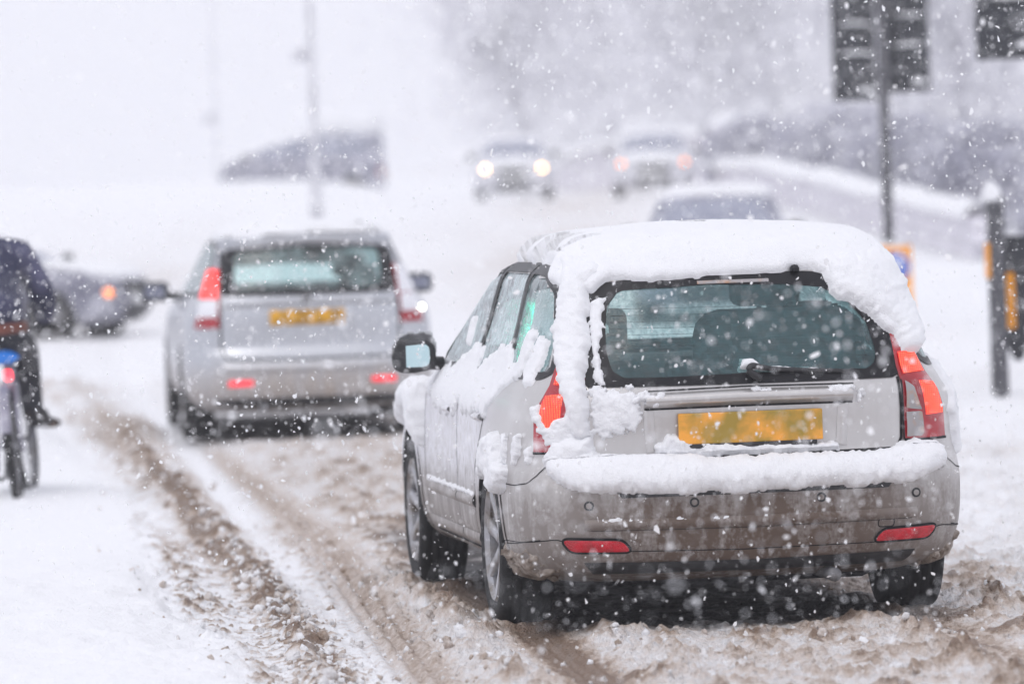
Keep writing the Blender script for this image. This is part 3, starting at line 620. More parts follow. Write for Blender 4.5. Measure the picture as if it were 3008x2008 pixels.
def roof_snow(sh, parent, zlow, t_side, t_top, zmin, zt0, zt1, seed, edge=.05, cols=(34, 70, 20), rows=46, name='roof_snow', amp=1., rough=.018):
    z0, z1 = zmin, sh.tab[-1, 0]
    tz = sh.tab[:, 0]; s = np.concatenate([[0], np.cumsum(np.hypot(np.diff(sh.tab[:, 0]), np.diff(sh.tab[:, 1])))])
    zs = np.interp(np.linspace(np.interp(z0, tz, s), s[-1], rows), s, tz)
    V = []
    for z in zs:
        hx, hy = sh.half(z, *cols); V.append(np.stack([np.concatenate([hx, -hx[-2:0:-1]]), np.concatenate([hy, hy[-2:0:-1]]), np.full(2*len(hx)-2, z)], -1))
    V = np.array(V); nr, nc = V.shape[:2]
    du = np.gradient(V, axis=0); dv = np.roll(V, -1, 1)-np.roll(V, 1, 1); n = norm(np.cross(du, dv)); n = n*np.sign(np.sum(n*(V-CEN), -1, keepdims=True)); n[-3:] = (0, 0, 1)
    zl = zlow(V[..., 0], V[..., 1])+rough*fbm3(V*22, seed, 3)*1.5
    sdv = V[..., 2]-zl
    T = t_side+(t_top-t_side)*sstep(zt0, zt1, V[..., 2])
    rnd = np.sqrt(np.clip(1-(1-np.clip(sdv/edge, 0, 1))**2, 0, 1))
    t = T*rnd*(1+.22*amp*fbm3(V*np.array([4, 2.5, 6]), seed+1, 2))+(.0035*fbm3(V*55, seed+2, 3)+.002*fbm3(V*170, seed+4, 2))*(sdv > 0)
    t = np.where(sdv <= 0, -.01, t)
    W = V+n*t[..., None]; W[..., 2] -= .35*np.clip(t, 0, 1)*(1-np.abs(n[..., 2]))
    F = gridF(nr, nc); F = np.concatenate([F, np.stack([np.arange(nr-1)*nc+nc-1, (np.arange(nr-1)+1)*nc+nc-1, (np.arange(nr-1)+1)*nc, np.arange(nr-1)*nc], -1)])
    keep = (sdv.reshape(-1)[F] > -.012).any(1)
    Wf = np.concatenate([W.reshape(-1, 3), W[-1].mean(0)[None]]); cap = np.stack([(nr-1)*nc+np.arange(nc), (nr-1)*nc+(np.arange(nc)+1) % nc, np.full(nc, nr*nc), np.full(nc, nr*nc)], -1)
    V2, F2 = used(Wf, np.concatenate([F[keep], cap]))
    FL = [tuple(dict.fromkeys(f)) for f in F2.tolist()]
    return mk(name, V2, FL, 'snow', parent)
def seat(parent, x, y, zb, zt, w, name='seat', head=True):
    box(name, (w, .12, zt-zb), (x, y, (zb+zt)/2), 'fabric', parent, .05, 3, taper=.85)
    if head:
        box('headrest', (.24, .09, .17), (x, y-.01, zt+.11), 'fabric', parent, .04, 3)
        tube('headrest_post', [(x, y, zt-.02), (x, y, zt+.06)], .012, 'steel', parent, 6)

# ------------------------------------------------------------------ the near estate car
def near_car():
    r = thing('estate_car', 'dirty silver estate car thick with snow, in sharp focus at the right front', 'car', (.740, 21.853, .0), R_(7.5))
    sh = Shell(V_ROWS); mp = Maps(sh); P = 'paint_near'
    GO = [(-.535, 1.27), (-.50, 1.295), (-.30, 1.312), (-.10, 1.318), (.10, 1.318), (.30, 1.312), (.42, 1.28), (.49, 1.215), (.548, 1.14), (.583, 1.05), (.592, .93), (.58, .913), (.32, .911), (0, .911), (-.32, .914), (-.58, .918), (-.592, .935), (-.583, 1.05), (-.556, 1.18)]
    GC = [(-.475, 1.21), (-.43, 1.262), (-.38, 1.268), (-.10, 1.276), (.20, 1.268), (.33, 1.252), (.421, 1.2), (.486, 1.117), (.507, 1.02), (.503, .975), (.471, .948), (.30, .95), (.024, .95), (-.25, .945), (-.445, .947), (-.485, .975), (-.498, 1.05), (-.49, 1.14)]
    W1 = rounded([(2.10, .955), (1.86, 1.085), (1.55, 1.225), (1.27, 1.315), (1.08, 1.345), (.885, 1.345), (.985, .958)], .03)
    W2 = rounded([(.915, .955), (.815, 1.345), (.10, 1.345), (.055, .962)], .025)
    W3 = rounded([(-.01, .966), (.035, 1.345), (-.32, 1.332), (-.50, 1.27), (-.655, 1.06), (-.69, .985), (-.665, .968)], .035)
    ws = rounded([(-.62, .99), (.62, .99), (.56, 1.335), (-.56, 1.335)], .05)
    sh_in = lambda p, d=.012: offset_poly(p, -d)
    holes = [hole_rear(sh_in(GO, .02)), hole_front(sh_in(ws)), hole_arch(0, .315, .357), hole_arch(2.64, .315, .357)]
    holes += [hole_side(sh_in(w)) for w in (W1, W2, W3)]
    body_shell(sh, r, P, holes)
    arch(mp, 0, .315, .352, r, P); arch(mp, 2.64, .315, .352, r, P)
    # rear window
    rg = fill('rear_window', offset_poly(GC, .012), mp.rear, .004, 'glass_rear', r, 96, 6)
    band('window_border', GO, GC, mp.rear, .006, 'blackgloss', rg, 120, 4)
    seam('heater_wire', [(-.44, 1.20), (.40, 1.19)], .0018, mp.rear, .003, 'black_plastic', rg)
    for k in range(1, 10): seam('heater_wire', [(-.47-.002*k, 1.20-.024*k), (.41+.008*k, 1.19-.024*k)], .0016, mp.rear, .003, 'black_plastic', rg, 24)
    loft('brake_light', [(-.135, 1.290), (.135, 1.290)], [(-.135, 1.278), (.135, 1.278)], mp.rear, .009, 'lens_clear', r, 12, 3, .003)
    # side windows with rubber trim and pillars
    for fn, sg in ((mp.left, -1), (mp.right, 1)):
        for w, nm in ((W1, 'front_door_window'), (W2, 'rear_door_window'), (W3, 'quarter_window')):
            g = fill(nm, offset_poly(w, .006), fn, -.002, 'glass_quarter' if w is W3 else 'glass_side', r, 72, 6)
            band('window_trim', offset_poly(w, .020), offset_poly(w, -.008), fn, .004, 'black_plastic', g, 96, 3)
        seam('pillar_trim', [(.952, .955), (.848, 1.35)], .05, fn, .0025, 'blackgloss', r); seam('pillar_trim', [(.024, .962), (.07, 1.35)], .035, fn, .0025, 'blackgloss', r)
        seam('roof_gutter', [(1.95, 1.07), (1.58, 1.255), (1.28, 1.342), (.95, 1.364), (.1, 1.366), (-.35, 1.352)], .010, fn, .004, 'black_plastic', r)
        # doors: shut lines, rub strip, handles
        seam('door_shut_line', [(.975, .93), (.985, .6), (.975, .26)], .007, fn, .0018, 'dark_void', r); seam('door_shut_line', [(2.06, .86), (2.08, .55), (2.02, .27)], .007, fn, .0018, 'dark_void', r)
        seam('door_shut_line', [(.02, .90), (.16, .78), (.42, .58), (.47, .40), (.46, .27)], .007, fn, .0018, 'dark_void', r); seam('sill_line', [(.40, .262), (2.05, .262)], .012, fn, .0018, 'dark_void', r)
        for a, b in ((.99, 2.05), (.45, .965)):
            loft('rub_strip', [(a, .475), (b, .475)], [(a, .425), (b, .425)], fn, .003, P, r, 16, 7, .012); loft('sill_trim', [(a, .325), (b, .325)], [(a, .272), (b, .272)], fn, .002, P, r, 16, 7, .010)
        for yy in (1.12, .16):
            loft('door_handle', [(yy, .805), (yy+.2, .80)], [(yy, .772), (yy+.2, .77)], fn, .006, P, r, 10, 6, .02)
        seam('bumper_shut_line', [(-.36, .562), (-.66, .562), (-.755, .572), (-.78, .60), (-.772, .69)], .004, fn, .0018, 'dark_void', r)
        seam('bumper_shut_line', [(-.33, .33), (-.62, .345), (-.80, .362)], .004, fn, .0018, 'dark_void', r)
    seam('fuel_flap_line', [(-.30+.085*math.cos(t), .74+.085*math.sin(t)) for t in np.linspace(0, 6.28, 30)], .005, mp.right, .0016, 'dark_void', r)
    # tailgate
    for s in (-1, 1):
        seam('tailgate_shut_line', [(s*.585, .915), (s*.592, .80), (s*.588, .69), (s*.57, .655)], .010, mp.rear, .0022, 'dark_void', r)
    seam('tailgate_shut_line', [(-.57, .652), (0, .645), (.57, .652)], .010, mp.rear, .0022, 'dark_void', r)
    loft('grab_handle', [(-.365, .888), (0, .894), (.395, .890)], [(-.378, .834), (0, .836), (.402, .834)], mp.rear, .004, P, r, 30, 8, .030)
    seam('handle_gap', [(-.378, .831), (0, .833), (.402, .831)], .008, mp.rear, .003, 'dark_void', r)  # dark strip along the handle's lower edge
    seam('tailgate_crease', [(-.36, .897), (0, .903), (.41, .898)], .005, mp.rear, .003, 'dark_void', r)
    for s in (-1, 1): loft('recess_edge', [(s*.385, .83), (s*.375, .67)], [(s*.345, .82), (s*.335, .68)], mp.rear, .002, P, r, 10, 6, .008)
    b = plate(r, mp, -.258, .282, .698, .812, 'yellow_plate', y=-.895)
    box('plate_holder', (.50, .016, .018), (.01, -.890, .690), 'black_plastic', r, .004)
    # tail lamps: lit upper band, lit curve, clear indicator block, dark lower red
    for s in (-1, 1):
        out = [(s*x, z) for x, z in [(.577, 1.115), (.621, 1.075), (.679, .987), (.705, .926), (.748, .860), (.768, .797), (.772, .685)]]
        inn = [(s*x, z) for x, z in [(.570, 1.113), (.578, 1.032), (.582, .952), (.590, .912), (.600, .887), (.598, .79), (.597, .685)]]
        o_, i_ = resamp(out, 60), resamp(inn, 60)
        back = loft('tail_light', out, inn, mp.rear, .006, 'lens_dark_red', r, 60, 8, .012)
        mid = lambda t0, k: o_*(1-k)+i_*k
        for z0, z1, k0, k1, ml in ((.998, .922, .16, .90, 'lens_lit'), (.885, .772, .10, .52, 'lens_lit')):
            a = np.array([p for p in mid(0, k0) if z1 <= p[1] <= z0]); c = np.array([p for p in mid(0, k1) if z1-.006 <= p[1] <= z0+.006])
            loft('lit_segment', a, c, mp.rear, .0185, ml, back, 16, 6, .003)
        loft('clear_segment', [(s*.605, .895), (s*.640, .872), (s*.662, .80)], [(s*.605, .80), (s*.63, .795), (s*.664, .79)], mp.rear, .0165, 'lens_clear', back, 14, 6, .004)
        loft('clear_segment', [(s*.604, .785), (s*.667, .785)], [(s*.604, .692), (s*.672, .692)], mp.rear, .0165, 'lens_clear', back, 8, 6, .004)
        seam('lamp_gasket', [(s*.597, .681), (s*.772, .681)], .010, mp.rear, .010, 'blackgloss', back); seam('lamp_gasket', [(s*.592, .90), (s*.595, .685)], .007, mp.rear, .012, 'blackgloss', back)
    # bumper
    loft('bumper_slot', [(-.50, .531), (.525, .531)], [(-.485, .513), (.51, .513)], mp.rear, .004, 'black_plastic', r, 40, 3)
    for x in (-.604, -.219, .255, .619):
        c = lambda q: [(x+q*math.cos(t), .488+q*math.sin(t)) for t in np.linspace(0, 2*np.pi, 24, endpoint=False)]
        se = fill('parking_sensor', c(.0105), mp.rear, .005, P, r, 24, 4, .002); band('sensor_ring', c(.0180), c(.0108), mp.rear, .0025, 'black_plastic', se, 24, 3)
    seam('tow_eye_cover_line', list(rounded([(.468, .43), (.53, .43), (.53, .368), (.468, .368)], .012))+[(.480, .43)], .004, mp.rear, .002, 'dark_void', r, 50)
    loft('bumper_groove', [(-.62, .437), (0, .433), (.62, .437)], [(-.62, .396), (0, .390), (.62, .396)], mp.rear, .002, P, r, 60, 8, .010)
    seam('groove_line', [(-.60, .396), (0, .389), (.60, .396)], .0018, mp.rear, .003, 'dark_void', r)
    seam('bumper_shut_line', [(-.87, .345), (-.72, .366), (-.60, .33), (-.451, .316), (-.046, .308), (.451, .312), (.62, .33), (.72, .362), (.87, .345)], .0035, mp.rear, .0022, 'dark_void', r, 90)
    for s in (-1, 1):
        rf = rounded([(s*.452, .318), (s*.487, .358), (s*.70, .366), (s*.665, .322)], .02)
        a = fill('reflector', rf, mp.rear, .009, 'reflector', r, 48, 5, .004); band('reflector_bezel', offset_poly(rf, .009), rf, mp.rear, .006, 'blackgloss', a, 64, 3)
    loft('lower_valance', [(-.62, .278), (0, .268), (.62, .278)], [(-.58, .232), (0, .226), (.58, .232)], mp.rear, .003, 'black_plastic', r, 40, 5, .004)
    tube('exhaust_pipe', [(.30, -.55, .20), (.30, -.86, .20), (.31, -.90, .195)], .026, 'steel', r, 12)
    box('rear_silencer', (.5, .26, .14), (.28, -.45, .23), 'black_plastic', r, .05)
    box('suspension_beam', (1.3, .10, .09), (0, .05, .27), 'dark_void', r, .03)
    # wiper, washer, mirror
    tube('rear_wiper', smooth_path([(.06, -.872, .930), (.02, -.885, .955), (.03, -.880, .978), (.12, -.866, .962), (.40, -.852, .944)], 24), np.linspace(.016, .007, 24), 'black_plastic', r, 8)
    lathe('washer_nozzle', [(.018, 0), (.018, .012), (.012, .022), (0, .025)], 'blackgloss', r, 'z', (.239, -.66, 1.318), 16)
    for s in (-1, 1):
        mb = bmesh.new(); bmesh.ops.create_icosphere(mb, subdivisions=3, radius=1)
        for v in mb.verts:
            x, y, z = v.co
            sx = math.copysign(abs(x)**.6, x); sz = math.copysign(abs(z)**.65, z)
            yy = max(y, -.32); v.co = Vector((s*(.925+sx*.092), 1.77+yy*.10, .99+sz*(.066 if s*sx > 0 else .072)))
        me = bpy.data.meshes.new('door_mirror'); mb.to_mesh(me); mb.free(); me.materials.append(M['black_plastic']); o = bpy.data.objects.new('door_mirror', me); C.objects.link(o); o.parent = r
        for p in me.polygons: p.use_smooth = True
        pg = rounded([(s*.862, .945), (s*.862, 1.04), (s*.985, 1.032), (s*.996, .945)], .03)
        mk('mirror_glass', np.array([(x, 1.732+.06*(s*x-.86), z) for x, z in pg]), [tuple(range(len(pg)))], 'mirror_glass', o, False)
        tube('mirror_arm', [(s*.80, 1.80, .955), (s*.87, 1.79, .96)], .028, 'black_plastic', o)
    wsg = fill('windscreen', ws, mp.front, .003, 'glass_front', r, 60, 6); band('windscreen_border', offset_poly(ws, .02), offset_poly(ws, -.02), mp.front, .005, 'blackgloss', wsg)
    # cabin
    box('cabin_floor', (1.45, 2.55, .04), (0, .62, .55), 'fabric', r, .01)
    box('parcel_cover', (1.22, .50, .03), (0, -.53, .885), 'fabric', r, .01)
    for x in (-.44, 0, .40): seat(r, x, -.12, .55, 1.0, .42, 'rear_seat', x != 0)
    seat(r, -.40, .82, .5, 1.0, .46, 'front_seat', False); seat(r, .36, .82, .5, 1.14, .56, 'front_seat'); box('cargo_pile', (.62, .40, .30), (.20, -.48, 1.03), 'fabric', r, .10, 3)
    box('dashboard', (1.36, .45, .22), (0, 1.95, .85), 'fabric', r, .08, 3)
    box('rear_view_mirror', (.24, .03, .07), (.03, 1.40, 1.27), 'black_plastic', r, .02)
    wheels = [wheel(r, s*.752, y, rot=.3+y) for s in (-1, 1) for y in (0, 2.64)]
    # ---- snow lying on the car
    def zl(x, y):
        z = np.full(np.shape(x), 1.352)
        rear = sstep(-.30, -.45, y)
        zr = np.interp(x, [-.66, -.60, -.52, -.45, -.30, -.19, -.10, .04, .18, .24, .30, .345, .37, .46, .52, .56, .60], [1.31, 1.27, 1.25, 1.31, 1.296, 1.297, 1.303, 1.308, 1.308, 1.322, 1.318, 1.30, 1.22, 1.175, 1.12, 1.08, 1.05])
        z = z*(1-rear)+zr*rear
        left = (1-rear)*sstep(-.3, -.5, x); saw = ((y*2.9+.25*np.sin(y*7)) % 1.0)
        z += left*(.012+.035*saw)
        z -= (1-rear)*sstep(.3, .5, x)*.03
        return z+.10*sstep(1.25, 1.6, y)
    roof_snow(sh, r, zl, .044, .085, 1.02, 1.33, 1.40, 3, edge=.035, cols=(80, 110, 20), rows=150, amp=.5, rough=.010)
    sn = dict(parent=r)
    snow_patch('pillar_snow', [(-.595, 1.40), (-.635, 1.22), (-.668, 1.06), (-.68, .94), (-.655, .86), (-.648, .74), (-.60, .72), (-.577, .74), (-.580, .93), (-.548, 1.10), (-.53, 1.26), (-.47, 1.33)], mp.rear, r, .062, .035, .0065, .25, .010, 21)
    snow_patch('window_edge_snow', [(-.535, 1.235), (-.467, 1.248), (-.492, 1.19), (-.502, 1.12), (-.522, 1.04), (-.513, .96), (-.51, .925), (-.553, .93), (-.553, 1.05)], mp.rear, r, .022, .02, .005, .5, .014, 22)
    snow_patch('tailgate_snow', [(-.582, .925), (-.435, .90), (-.374, .85), (-.385, .77), (-.45, .745), (-.53, .735), (-.585, .74)], mp.rear, r, .022, .05, .005, .8, .03, 23, freq=32)
    snow_patch('lamp_snow', [(-.66, .83), (-.60, .90), (-.585, .72), (-.64, .705), (-.735, .70), (-.748, .76), (-.78, .80), (-.775, .85), (-.74, .87), (-.72, .80)], mp.rear, r, .035, .03, .005, .5, .012, 24)
    snow_patch('pillar_snow', [(.34, 1.33), (.36, 1.225), (.45, 1.185), (.512, 1.128), (.578, 1.085), (.597, 1.02), (.600, .995), (.672, .99), (.70, 1.02), (.70, 1.10), (.67, 1.25), (.60, 1.40)], mp.rear, r, .058, .04, .0065, .3, .010, 25)
    snow_patch('bumper_snow', [(-.745, .66), (-.70, .72), (-.64, .745), (-.575, .742), (-.555, .672), (-.43, .655), (-.316, .662), (-.19, .64), (.137, .636), (.40, .628), (.48, .632), (.545, .655), (.63, .70), (.70, .682), (.748, .63), (.735, .565), (.60, .537), (.45, .528), (.12, .522), (-.21, .523), (-.50, .526), (-.60, .536), (-.69, .56), (-.735, .60)], mp.rear, r, .072, .055, .0060, .42, .012, 26, drop=.12, freq=15)
    snow_patch('plate_snow', [(-.355, .66), (-.346, .70), (-.296, .735), (-.183, .722), (-.10, .705), (.0, .695), (.20, .688), (.342, .680), (.345, .655), (.1, .648), (-.2, .65)], mp.rear, r, .035, .022, .005, .5, .010, 27)
    for i_, pl_ in enumerate(([(-.42, .86), (-.40, .895), (-.30, .89), (-.28, .855), (-.36, .84)], [(.02, .888), (.2, .885), (.34, .888), (.41, .88), (.40, .862), (.3, .858), (.1, .865)], [(.41, .885), (.44, .87), (.43, .83), (.445, .805), (.42, .81), (.415, .85)])): snow_patch('handle_snow', pl_, mp.rear, r, .028, .03, .005, .7, .02, 28+i_*.5)
    snow_patch('groove_snow', [(-.56, .434), (-.2, .430), (.12, .426), (.12, .416), (-.4, .414), (-.56, .42)], mp.rear, r, .007, .010, .0045, .6, .008, 29)
    snow_patch('wiper_snow', [(-.01, .968), (.0, 1.0), (.04, .995), (.07, .972), (.28, .957), (.26, .948), (.06, .955)], mp.rear, r, .030, .016, .004, .3, .005, 30)
    L = mp.left
    snow_patch('belt_snow', [[(.13, 1.075), (.60, .992), (.95, .925), (1.05, .87), (.85, .80), (.66, .79), (.40, .80), (.115, .80), (-.118, .88), (-.372, .955), (-.30, 1.03), (-.12, .975), (0, 1.07)], [(.82, 1.04), (1.12, 1.035), (1.30, 1.0), (1.55, .95), (1.95, .93), (2.1, .86), (1.7, .79), (1.3, .76), (1.0, .79), (.847, .90)]], L, r, .016, .04, .009, .5, .022, 31, freq=16)
    for i_, pl_ in enumerate(([(-.47, 1.12), (-.36, 1.135), (-.26, .97), (-.36, .93), (-.46, .95)], [(-.60, 1.10), (-.52, 1.115), (-.50, .965), (-.56, .92), (-.64, .925)], [(1.30, 1.15), (1.38, 1.16), (1.36, 1.04), (1.28, 1.03)])): snow_patch('window_snow', pl_, L, r, .018, .03, .008, .3, .010, 32+i_*.5)
    snow_patch('arch_snow', [(-.327, .755), (-.10, .715), (.06, .64), (.02, .56), (-.22, .585), (-.33, .51), (-.50, .545), (-.56, .62), (-.44, .65)], L, r, .05, .04, .008, .5, .016, 34)
    for i_, pl_ in enumerate(([(-.66, .75), (-.60, .74), (-.60, .63), (-.64, .64)], [(-.71, .70), (-.685, .695), (-.69, .64), (-.71, .645)], [(-.52, .745), (-.46, .74), (-.47, .64), (-.50, .63)])): snow_patch('quarter_snow', pl_, L, r, .018, .02, .006, .4, .012, 35+i_*.5)
    snow_patch('wing_snow', [(2.1, .87), (2.1, .60), (2.24, .66), (2.45, .74), (2.75, .74), (3.0, .66), (3.25, .70), (3.3, .80), (2.7, .86)], L, r, .06, .06, .012, .4, .02, 36, freq=14)
    snow_patch('strip_snow', [(2.0, .487), (.5, .487), (.5, .468), (2.0, .468)], L, r, .012, .012, .006, .5, .008, 37)
    Rr = mp.right
    snow_patch('side_snow', [(-.55, .98), (1.9, .96), (2.0, .80), (.9, .78), (-.2, .72), (-.45, .63), (-.62, .62), (-.68, .78)], Rr, r, .028, .06, .014, .4, .03, 38, freq=12)
    snow_patch('mirror_snow', [(-.98, 1.05), (-.85, 1.06), (-.84, 1.0), (-.99, .99)], lambda q: np.stack([q[..., 0], 1.80-.3*(q[..., 1]-1.02), q[..., 1]+.02], -1), r, .05, .03, .008, .3, .008, 39)
    # slush packed behind the wheels
    for s in (-1, 1):
        snow_patch('packed_slush', [(-.30, .21), (-.335, .29), (-.36, .34), (-.385, .30), (-.40, .25), (-.38, .21)], mp.left if s < 0 else mp.right, r, .025, .03, .007, .8, .02, 40+s, mat='slush_mud', freq=30)
        snow_patch('packed_slush', [(s*.66, .20), (s*.70, .235), (s*.76, .26), (s*.815, .32), (s*.84, .29), (s*.80, .20)], mp.rear, r, .016, .03, .006, .8, .022, 45+s, mat='slush_mud', freq=30)
    return r
near_car()

# ------------------------------------------------------------------ the car ahead
def mid_car():
    r = thing('estate_car', 'pale silver estate car ahead in the lane, one tall red tail light lit', 'car', (-1.49, 40.58, 0), R_(5.6))
    sh = Shell(S_ROWS); mp = Maps(sh); P = 'paint_mid'
    GO = rounded([(-.60, 1.335), (0, 1.362), (.60, 1.335), (.625, 1.013), (0, 1.008), (-.625, 1.013)], .06)
    GC = rounded([(-.505, 1.31), (0, 1.335), (.505, 1.31), (.515, 1.052), (0, 1.045), (-.515, 1.052)], .05)
    W1 = rounded([(2.1, 1.02), (1.65, 1.25), (1.25, 1.375), (.90, 1.39), (1.0, 1.02)], .03); W2 = rounded([(.92, 1.02), (.82, 1.39), (.08, 1.385), (.02, 1.03)], .03); W3 = rounded([(-.05, 1.03), (.0, 1.385), (-.42, 1.36), (-.66, 1.08), (-.62, 1.04)], .03)
    ws = rounded([(-.62, 1.05), (.62, 1.05), (.56, 1.385), (-.56, 1.385)], .05)
    holes = [hole_rear(offset_poly(GO, -.02)), hole_front(offset_poly(ws, -.012)), hole_arch(0, .32, .36), hole_arch(2.675, .32, .36)]+[hole_side(offset_poly(w, -.012)) for w in (W1, W2, W3)]
    body_shell(sh, r, P, holes, 30, 70, 18, 4)
    arch(mp, 0, .32, .355, r, P); arch(mp, 2.675, .32, .355, r, P)
    g = fill('rear_window', offset_poly(GC, .012), mp.rear, .004, 'glass_mid', r, 64, 6); band('window_border', GO, GC, mp.rear, .006, 'blackgloss', g)
    for fn in (mp.left, mp.right):
        for w, nm in ((W1, 'front_door_window'), (W2, 'rear_door_window'), (W3, 'quarter_window')):
            g = fill(nm, offset_poly(w, .006), fn, -.002, 'glass_side', r, 48, 5); band('window_trim', offset_poly(w, .022), offset_poly(w, -.008), fn, .004, 'black_plastic', g, 64, 3)
        for yy in (.97, 2.06): seam('door_shut_line', [(yy, 1.0), (yy, .3)], .008, fn, .002, 'dark_void', r)
        for yy in (1.1, .15): loft('door_handle', [(yy, .86), (yy+.2, .855)], [(yy, .83), (yy+.2, .825)], fn, .006, P, r, 8, 5, .02)
        tube('roof_rail', smooth_path([fn(np.array([-.45, 1.40])), fn(np.array([-.3, 1.445]))+[0, 0, .03], fn(np.array([.4, 1.45]))+[0, 0, .04], fn(np.array([.85, 1.43]))], 20), .016, 'steel', r)
    for s in (-1, 1):
        b = loft('tail_light', [(s*.60, 1.20), (s*.622, .985), (s*.632, .86), (s*.63, .797)], [(s*.68, 1.195), (s*.748, .99), (s*.785, .862), (s*.80, .797)], mp.rear, .006, 'lens_dark_red', r, 30, 7, .014)
        if s < 0: loft('lit_segment', [(-.612, 1.195), (-.628, .992)], [(-.675, 1.19), (-.742, .995)], mp.rear, .021, 'brake_red', b, 12, 5, .003)
        else: loft('upper_segment', [(.612, 1.195), (.628, .992)], [(.675, 1.19), (.742, .995)], mp.rear, .021, 'white_far', b, 12, 5, .003)
        loft('clear_segment', [(s*.632, .985), (s*.64, .87)], [(s*.742, .985), (s*.775, .87)], mp.rear, .020, 'white_far', b, 10, 5, .003)
        if s > 0: fill('glint_spot', [(.775+.015*math.cos(t), .885+.015*math.sin(t)) for t in np.linspace(0, 6.28, 16, endpoint=False)], mp.rear, .028, 'white_glint', b, 16, 3, .004)  # glowing spot painted for a white glint, no lamp there
        rf = rounded([(s*.41, .392), (s*.41, .43), (s*.585, .43), (s*.585, .387)], .012); fill('reflector', rf, mp.rear, .009, 'fog_red', r, 32, 4, .003)
        seam('tailgate_shut_line', [(s*.622, 1.0), (s*.625, .66), (s*.60, .59), (s*.56, .57)], .014, mp.rear, .003, 'dark_void', r)
    seam('tailgate_shut_line', [(-.56, .57), (0, .562), (.56, .57)], .014, mp.rear, .003, 'dark_void', r)
    loft('chrome_strip', [(-.60, .992), (0, .998), (.60, .992)], [(-.60, .945), (0, .95), (.60, .945)], mp.rear, .004, P, r, 30, 5, .012)
    seam('strip_gap', [(-.60, .94), (0, .945), (.60, .94)], .012, mp.rear, .004, 'steel', r)
    for s in (-1, 1): loft('recess_edge', [(s*.34, .94), (s*.31, .76)], [(s*.31, .94), (s*.28, .76)], mp.rear, .002, P, r, 8, 5, .012)
    fill('badge', [(-.02+.035*math.cos(t), .972+.035*math.sin(t)) for t in np.linspace(0, 6.28, 20, endpoint=False)], mp.rear, .018, 'steel', r, 20, 3)
    plate(r, mp, -.28, .24, .803, .908, 'orange_plate')
    loft('bumper_step', [(-.62, .545), (0, .54), (.62, .545)], [(-.62, .48), (0, .475), (.62, .48)], mp.rear, .003, P, r, 40, 6, .014)
    loft('lower_valance', [(-.7, .30), (0, .30), (.7, .30)], [(-.62, .25), (0, .25), (.62, .25)], mp.rear, .004, 'black_plastic', r, 30, 4, .004)
    loft('spoiler', [(-.58, 1.40), (0, 1.412), (.58, 1.40)], [(-.60, 1.362), (0, 1.374), (.60, 1.362)], mp.rear, .006, P, r, 40, 7, .035)
    seam('spoiler_shadow', [(-.30, 1.404), (0, 1.414), (.45, 1.402)], .012, mp.rear, .03, 'black_plastic', r)  # roof spoiler's shadow painted as a black strip
    tube('rear_wiper', smooth_path([(0, -.875, 1.02), (.0, -.885, 1.035), (-.1, -.872, 1.045), (-.38, -.85, 1.04)], 16), np.linspace(.02, .010, 16), 'black_plastic', r)
    wsg = fill('windscreen', ws, mp.front, .003, 'glass_front', r, 48, 5)
    for x in (-.40, .40): seat(r, x, .85, .5, 1.08, .46, 'front_seat', x > 0)
    for x in (-.40, .40): seat(r, x, -.1, .5, 1.0, .44, 'rear_seat', x > 0)
    box('dashboard', (1.36, .45, .22), (0, 2.0, .90), 'fabric', r, .08, 3)
    box('cabin_floor', (1.45, 2.5, .04), (0, .6, .5), 'fabric', r, .01); box('parcel_cover', (1.25, .45, .03), (0, -.55, .96), 'fabric', r, .01)
    for s in (-1, 1):
        o = box('door_mirror', (.22, .11, .15), (s*.98, 1.75, 1.03), 'black_plastic', r, .05, 3); box('mirror_glass', (.15, .008, .09), (s*.985, 1.692, 1.03), 'farglass', o, .003)
        tube('mirror_arm', [(s*.80, 1.78, .985), (s*.90, 1.77, 1.0)], .03, 'black_plastic', o)
    for s in (-1, 1):
        for yy in (0, 2.675): wheel(r, s*.77, yy, .325, .215, 5, .4, detail=False)
    roof_snow(sh, r, lambda x, y: np.where(y < -.30, 1.408, 1.395)+.06*sstep(.9, 1.3, y)+.03*fbm2(x*4, y*4, 60, 2), .035, .06, 1.37, 1.40, 1.45, 61, edge=.03, cols=(30, 50, 16), rows=30, amp=.8, rough=.02)
    for x in (0, .40): tube('roof_bar_foot', [(x, -.42, 1.45), (x, -.40, 1.505)], .018, 'steel', r, 6)
    tube('exhaust_pipe', [(-.35, -.7, .24), (-.35, -.95, .235)], .03, 'steel', r, 10)
mid_car()

